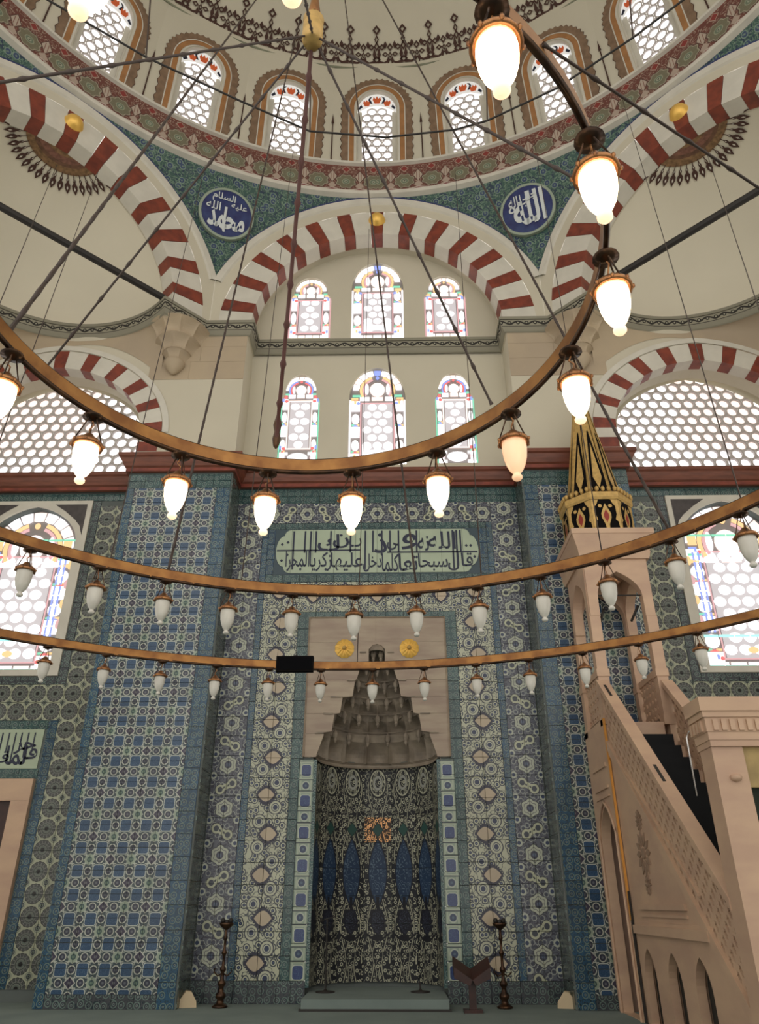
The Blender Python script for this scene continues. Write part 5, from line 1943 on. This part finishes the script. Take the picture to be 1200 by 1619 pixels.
# rear part with the passage arch
outer = [(YK + .03, FL), (YR, FL), (YR, 3.95), (YK + .03, 3.95)]
hole = arch(12.10, .42, FL + .01, 2.25, .50, 14, pointed=.35)
for x in (XA, XB - .12):
    b = MB().plate(outer, [hole], x, reveal=.14, edge=.12, axis='yz'); mp_(b, 'rear_flank', MIN)
mp_(MB().box(XA + .10, XB - .2, YK + .05, YR, 3.1, 3.9), 'kiosk_floor', MIN)
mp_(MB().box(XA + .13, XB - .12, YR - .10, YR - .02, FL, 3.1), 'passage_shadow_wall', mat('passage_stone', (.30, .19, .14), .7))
# frame round the passage arch
pts = [(XA - .015, y, z) for y, z in arch(12.10, .47, FL, 2.25, .56, 16, pointed=.35)[1:]] + [(XA - .015, 11.63, FL)]
mp_(MB().tube(pts, .022, 5), 'arch_moulding', MIN)
for z0, z1 in ((2.98, 3.02), (3.28, 3.34), (2.86, 2.89)):
    mp_(MB().box(XA - .025, XA + .01, 11.72, 12.48, z0, z1), 'moulding', MIN)
mp_(MB().box(XA - .012, XA + .02, YK + .005, YK + .045, 1.25, 3.95), 'gilded_strip', mat('orange_gilding', (.75, .34, .07), .4, metal=.3))
mp_(MB().box(XA - .004, XA + .02, YK - .02, YK + .028, FL, 1.6), 'dark_joint', IRON)
# kiosk: four columns, parapets, arches, canopy
for (y, x) in ((YK + .11, XA + .10), (YR - .10, XA + .10), (YK + .11, XB - .10), (YR - .10, XB - .10)):
    o = mp_(MB().box(x - .085, x + .085, y - .085, y + .085, 3.9, 5.605), 'kiosk_column', MIN)
    mp_(MB().box(x - .10, x + .10, y - .10, y + .10, 4.6, 4.72), 'column_ring', MIN, o)
    mp_(MB().box(x - .10, x + .10, y - .10, y + .10, 3.86, 4.0), 'column_base', MIN, o)
for x in (XA + .07, XB - .13):
    b = pierced(YK + .2, YR - .18, .04, .72, x, .05, .15, .13, .048, lambda y: 3.96); o = mp_(b, 'parapet', MIN)
    mp_(MB().box(x - .02, x + .08, YK + .18, YR - .18, 4.66, 4.76), 'parapet_rail', MIN, o)
    mp_(MB().box(x - .0, x + .06, YK + .18, YR - .18, 3.9, 4.02), 'parapet_foot', MIN, o)
def keel(c, hw, z0, zs, rise, n=10):
    p = [(c - hw, z0), (c + hw, z0)]
    for i in range(n + 1):
        t = i / n; p.append((c + hw * (1 - t ** 1.6), zs + rise * (t ** .65)))
    for i in range(n - 1, -1, -1):
        t = i / n; p.append((c - hw * (1 - t ** 1.6), zs + rise * (t ** .65)))
    return p
zA, zT = 5.6, 6.64
for x in (XA + .015, XB - .015):
    c = (YK + YR) / 2 + .0
    h = keel(c, .42, zA, 5.90, .48)
    o_ = [(YK + .02, zA + .01), (h[0][0], zA + .01)] 
    outer = [(YK + .06, zT), (YK + .06, zA)] + [h[0]] + h[:1:-1][::1] + [h[1]] + [(YR - .06, zA), (YR - .06, zT)]
    b = MB().plate(outer, (), x, edge=.16 if x < 4 else -.16, axis='yz'); b.plate(outer, (), x + (.16 if x < 4 else -.16), axis='yz'); mp_(b, 'arch_face', MIN)
for y in (YK + .02, YR - .02):
    c = (XA + XB) / 2
    h = keel(c, .37, zA, 5.90, .48)
    outer = [(XA + .03, zT), (XA + .03, zA)] + [h[0]] + h[:1:-1] + [h[1]] + [(XB - .03, zA), (XB - .03, zT)]
    b = MB().plate(outer, (), y, edge=.16 if y < 12 else -.16); b.plate(outer, (), y + (.16 if y < 12 else -.16)); mp_(b, 'arch_face', MIN)
b = MB()
for (z0, z1, e0, e1) in ((6.60, 6.72, .02, .05), (6.72, 7.02, .04, .13), (7.02, 7.12, .14, .14)):
    lo = [(XA - e0, YK - e0, z0), (XB + e0, YK - e0, z0), (XB + e0, YR + e0 * .2, z0), (XA - e0, YR + e0 * .2, z0)]
    hi = [(XA - e1, YK - e1, z1), (XB + e1, YK - e1, z1), (XB + e1, YR + .03, z1), (XA - e1, YR + .03, z1)]
    b.add(lo + hi, [(0, 1, 5, 4), (1, 2, 6, 5), (2, 3, 7, 6), (3, 0, 4, 7), (3, 2, 1, 0), (4, 5, 6, 7)])
mp_(b, 'canopy_cornice', MIN)
mp_(MB().box(XA + .2, XB - .2, YK + .2, YR - .2, 6.56, 6.6), 'kiosk_ceiling', MIN)
for sx_, y, z, r in ((1, YK + .3, 5.75, 35), (0, YK + .3, 5.72, 35)):
    x = XA + .24 if sx_ == 0 else XB - .30
    mp_(MB().tube([(x - .05, y, z - .15), (x + .10, y, z + .12)] if sx_ else [(x + .02, y, z - .12), (x + .10, y, z + .10)], .022, 5), 'floodlight_arm', IRON)
mp_(MB().tube([(XA + .1, YK + .1, 5.98), (XB - .1, YK + .1, 5.98)], .012, 5), 'tie_rod', IRON)
# gilded drum
CX, CY = (XA + XB) / 2, (YK + YR) / 2 + .0
SPZ = -.28
MBI = MBI + Vector((0, 0, .28))
def octo(r, z, off=22.5): return [(CX + r * cos(radians(off + 45 * i)), CY + r * sin(radians(off + 45 * i)), z) for i in range(8)]
def octo_band(levels, name, m, parent=mb):
    b = MB(); vs = []; 
    for r, z in levels: vs += octo(r, z)
    fs = []
    for l in range(len(levels) - 1):
        for i in range(8):
            j = (i + 1) % 8
            fs.append((l * 8 + i, l * 8 + j, l * 8 + 8 + j, l * 8 + 8 + i))
    b.add(vs, fs)
    return mp_(b, name, m, parent)
sp = octo_band([(.62, 7.40), (.62, 8.06)], 'spire_drum', BLACKP)
octo_band([(.635, 8.06), (.66, 8.10), (.66, 8.20), (.60, 8.24)], 'drum_crown', GOLD, sp)
octo_band([(.632, 7.40), (.64, 7.42), (.64, 7.46), (.632, 7.47)], 'drum_foot', BLACKP, sp)
def face_frame(i, r, z, lean=0.0):
    a = radians(45 * i)
    n = Vector((cos(a), sin(a), 0)); t = Vector((-sin(a), cos(a), 0))
    ri = r * cos(radians(22.5))
    return Vector((CX, CY, 0)) + n * ri, n, t
def face_shape(i, pts, r, name, m, parent, d=.004, z0=0):
    o, n, t = face_frame(i, r, 0)
    vs = [tuple(o + n * d + t * x + Vector((0, 0, z))) for x, z in pts]
    b = MB().add(vs, [tuple(range(len(vs)))]); 
    return mp_(b, name, m, parent)
for i in range(8):
    w2 = .62 * sin(radians(22.5))
    for s in (-1, 1):
        face_shape(i, [(s * w2, 8.06), (s * w2, 7.44), (s * (w2 - .025), 7.44), (s * (w2 - .045), 7.62), (s * (w2 - .085), 7.66), (s * (w2 - .055), 7.76), (s * (w2 - .06), 7.92), (s * (w2 - .10), 7.98), (s * (w2 - .13), 8.06)], .62, 'gilded_border', GOLD, sp)
        face_shape(i, [(s * .09 + .035 * cos(q * pi / 4), 7.93 + .035 * sin(q * pi / 4)) for q in range(8)], .62, 'gilded_dot', GOLD, sp, .005)
    face_shape(i, [(0, 7.98), (.035, 7.90), (.085, 7.78), (.085, 7.70), (.035, 7.56), (.03, 7.46), (-.03, 7.46), (-.035, 7.56), (-.085, 7.70), (-.085, 7.78), (-.035, 7.90)], .62, 'gilded_almond', GOLD, sp, .006)
    face_shape(i, [(0, 7.86), (.045, 7.76), (.045, 7.70), (0, 7.60), (-.045, 7.70), (-.045, 7.76)], .62, 'red_inlay', REDP, sp, .010)
    for q in range(5):
        x = (q - 2) * .105
        o, n, t = face_frame(i, .655, 0)
        p = o + t * x + Vector((0, 0, 8.26))
        mp_(MB().lathe([(0, .06), (.025, .045), (.04, .01), (.03, -.03), (0, -.05)], 6, p), 'crown_bead', GOLD, sp)
# cone
ZS0, ZS1 = 8.20, 11.3
cone = octo_band([(.50, ZS0), (.055, 10.9), (.0, ZS1)], 'spire_cone', GOLD)
def cone_r(z): return .50 + (.055 - .50) * (z - ZS0) / (10.9 - ZS0)
for i in range(8):
    a = radians(45 * i); n = Vector((cos(a), sin(a), 0)); t = Vector((-sin(a), cos(a), 0))
    def cp(f, z, d=.006):
        r = cone_r(z); w = r * sin(radians(22.5)); ri = r * cos(radians(22.5)) + d
        return tuple(Vector((CX, CY, z)) + n * ri + t * (w * f))
    b = MB()
    za, zb, zm = 8.28, 9.75, 8.70
    outer = [cp(-.80, za), cp(.80, za), cp(.72, zm), cp(.12, zb), cp(-.12, zb), cp(-.72, zm)]
    b.add(outer, [tuple(range(6))]); mp_(b, 'black_lozenge_ground', BLACKP, cone)
    b = MB(); b.add([cp(0, 8.36, .012), cp(.48, 8.62, .012), cp(.12, 9.30, .012), cp(0, 9.45, .012), cp(-.12, 9.30, .012), cp(-.48, 8.62, .012)], [tuple(range(6))]); mp_(b, 'gold_lozenge', GOLD, cone)
    a2 = radians(45 * i + 22.5)
    n2 = Vector((cos(a2), sin(a2), 0))
    mp_(MB().tube([Vector((CX, CY, z)) + n2 * (cone_r(z) + .004) for z in (8.24, 10.85)], [.016, .007], 5), 'edge_rib', GOLD, cone)
    mp_(MB().tube([Vector((CX, CY, z)) + n2.lerp(n, .25).normalized() * (cone_r(z) * .965 + .006) for z in (8.24, 10.4)], [.009, .004], 4), 'dark_line', BLACKP, cone)
MBI = MBI - Vector((0, 0, .28))
# portal at the foot of the stair
pt = mp_(MB().box(XA - .02, XA + .29, YN - .28, YN + .02, FL, 2.86), 'portal_post', MIN)
mp_(MB().box(XB - .34, XB + .02, YN - .28, YN + .02, FL, 2.86), 'portal_post', MIN)
for z0, z1, e in ((2.84, 2.90, .03), (2.90, 2.98, .04), (2.98, 3.12, .05), (3.12, 3.18, .07), (3.18, 3.32, .09)):
    mp_(MB().box(XA - e, XB + e, YN - .28 - e, YN + .04 + e * .4, z0, z1), 'portal_cornice', MIN)
for i in range(14): mp_(MB().box(XA + .02 + i * .085, XA + .07 + i * .085, YN - .35, YN - .32, 2.99, 3.10), 'dentil', MIN)
for i in range(4): mp_(MB().box(XA - .075, XA - .04, YN - .26 + i * .085, YN - .21 + i * .085, 2.99, 3.10), 'dentil', MIN)
mp_(MB().box(XA + .29, XB - .34, YN - .24, YN - .10, 2.46, 2.84), 'yellow_lintel', mat('yellow_marble', (.42, .30, .12), .5, var=.3, scale=5))
mp_(MB().box(XA + .29, XB - .34, YN - .18, YN - .15, FL, 2.46), 'door_curtain', DOORC)
for x in (3.90, 3.97): mp_(MB().box(x, x + .012, YN - .195, YN - .18, FL, 2.40), 'gold_braid', GOLDM)
mp_(MB().lathe([(0, .0), (.05, .02), (.06, .05), (.045, .07), (0, .075)], 12, (XA + .16, YN - .285, 2.50)), 'carved_boss', MIN)
# thin metal handhold above the stair
t = thing('grab_pole', 'thin bent pale metal pole above the minbar stair', 'pole', (3.9, 9.9, 2.2))
MB().tube([(.22, .10, .45), (.22, .08, 1.16), (.26, .08, 1.24), (.50, .0, 1.27)], .010, 6).part('pole', mat('pale_metal', (.6, .6, .6), .3, metal=.8), t)
MB().lathe([(0, .05), (.05, .03), (.06, 0), (.05, -.03), (0, -.05)], 10, (.56, 0, 1.27)).part('black_head', IRON, t)

# ================================================================== SMALL THINGS ON THE FLOOR
def candlestick(x, y, lab):
    t = thing('candlestick', lab, 'candlestick', (x, y, FL))
    pr = [(0, 0), (.11, 0), (.12, .02), (.09, .04), (.055, .06), (.05, .10), (.075, .13), (.075, .17), (.04, .20), (.035, .26), (.06, .29), (.06, .32), (.03, .35), (.024, .44), (.045, .47), (.045, .50), (.022, .53), (.02, .66), (.04, .69), (.04, .71), (.02, .74), (.02, .86), (.036, .89), (.02, .93), (.018, 1.0)]
    MB().lathe(pr, 16).part('turned_stem', BRONZE, t)
    for s in (-1, 1):
        MB().tube([(0, 0, .44), (s * .07, 0, .40), (s * .13, 0, .45), (s * .12, 0, .50)], .012, 6).part('side_arm', BRONZE, t)
    MB().lathe([(.02, 1.0), (.10, 1.06), (.115, 1.10), (.10, 1.10), (.03, 1.04)], 16).part('drip_dish', BRONZE, t)
    for s in (-1, 0, 1):
        MB().lathe([(0, 0), (.03, .01), (.035, .05), (.02, .07), (0, .07)], 8, (s * .06, 0, 1.07 + (.02 if s else 0))).part('candle_cup', IRON, t)
    return t


candlestick(-2.30, 13.02, 'tall dark bronze turned candlestick standing left of the mihrab')
candlestick(1.90, 13.02, 'tall dark bronze turned candlestick standing right of the mihrab')
t = thing('book_stand', 'dark red wooden book stand with a folded v-shaped rest right of the mihrab step', 'book stand', (1.39, 12.55, FL))
MB().box(-.05, .05, -.03, .03, 0, .46).part('post', WOOD, t)
MB().box(-.13, .13, -.10, .10, 0, .04).part('foot', WOOD, t)
for s in (-1, 1):
    b = MB(); b.add([(0, -.17, .40), (s * .26, -.17, .56), (s * .26, -.17, .42), (s * .04, -.17, .33), (0, .12, .52), (s * .26, .12, .68), (s * .26, .12, .54), (s * .04, .12, .45)], [(0, 1, 2, 3), (4, 7, 6, 5), (0, 4, 5, 1), (1, 5, 6, 2), (2, 6, 7, 3)])
    b.part('rest_board', WOOD, t)
for x, y, lb, h in ((-.79, 13.55, 'thin black microphone stand inside the niche at the left', 1.0), (.68, 13.60, 'short black microphone stand base inside the niche at the right', .14)):
    t = thing('microphone_stand', lb, 'microphone stand', (x, y, .235))
    MB().lathe([(0, 0), (.15, 0), (.15, .015), (.03, .03), (.012, .05)], 16).part('base', IRON, t)
    MB().lathe([(.014, .04), (.014, h)], 8).part('pole', IRON, t)
    if h > .5:
        MB().tube([(-.08, 0, h - .03), (.0, 0, h), (.14, 0, h + .03)], .010, 6).part('boom', IRON, t)
        MB().lathe([(0, -.03), (.02, -.02), (.025, 0), (.02, .03), (0, .04)], 8, (-.10, 0, h - .03)).part('microphone', IRON, t)
for x, lb in ((-2.80, 'small cream shell-shaped uplight on the floor beside the left pier'), (2.82, 'small cream shell-shaped uplight on the floor beside the right pier')):
    t = thing('floor_uplight', lb, 'lamp', (x, 13.05, FL))
    s = 1 if x < 0 else -1
    b = MB(); b.add([(-.14, -.06, 0), (.14, -.06, 0), (.13, -.06, .08), (.05 , -.06, .20), (-.03, -.06, .21), (-.13, -.06, .08), (-.14, .12, 0), (.14, .12, 0), (.13, .12, .08), (.05, .12, .20), (-.03, .12, .21), (-.13, .12, .08)], [(0, 1, 2, 3, 4, 5), (11, 10, 9, 8, 7, 6), (2, 8, 9, 3), (3, 9, 10, 4), (4, 10, 11, 5), (1, 7, 8, 2), (5, 11, 6, 0)])
    b.part('shade', SHADE, t)
    MB().box(-.10, .10, -.04, .10, 0, .015).part('base', IRON, t)
    t.rotation_euler = (0, 0, .3 * s)
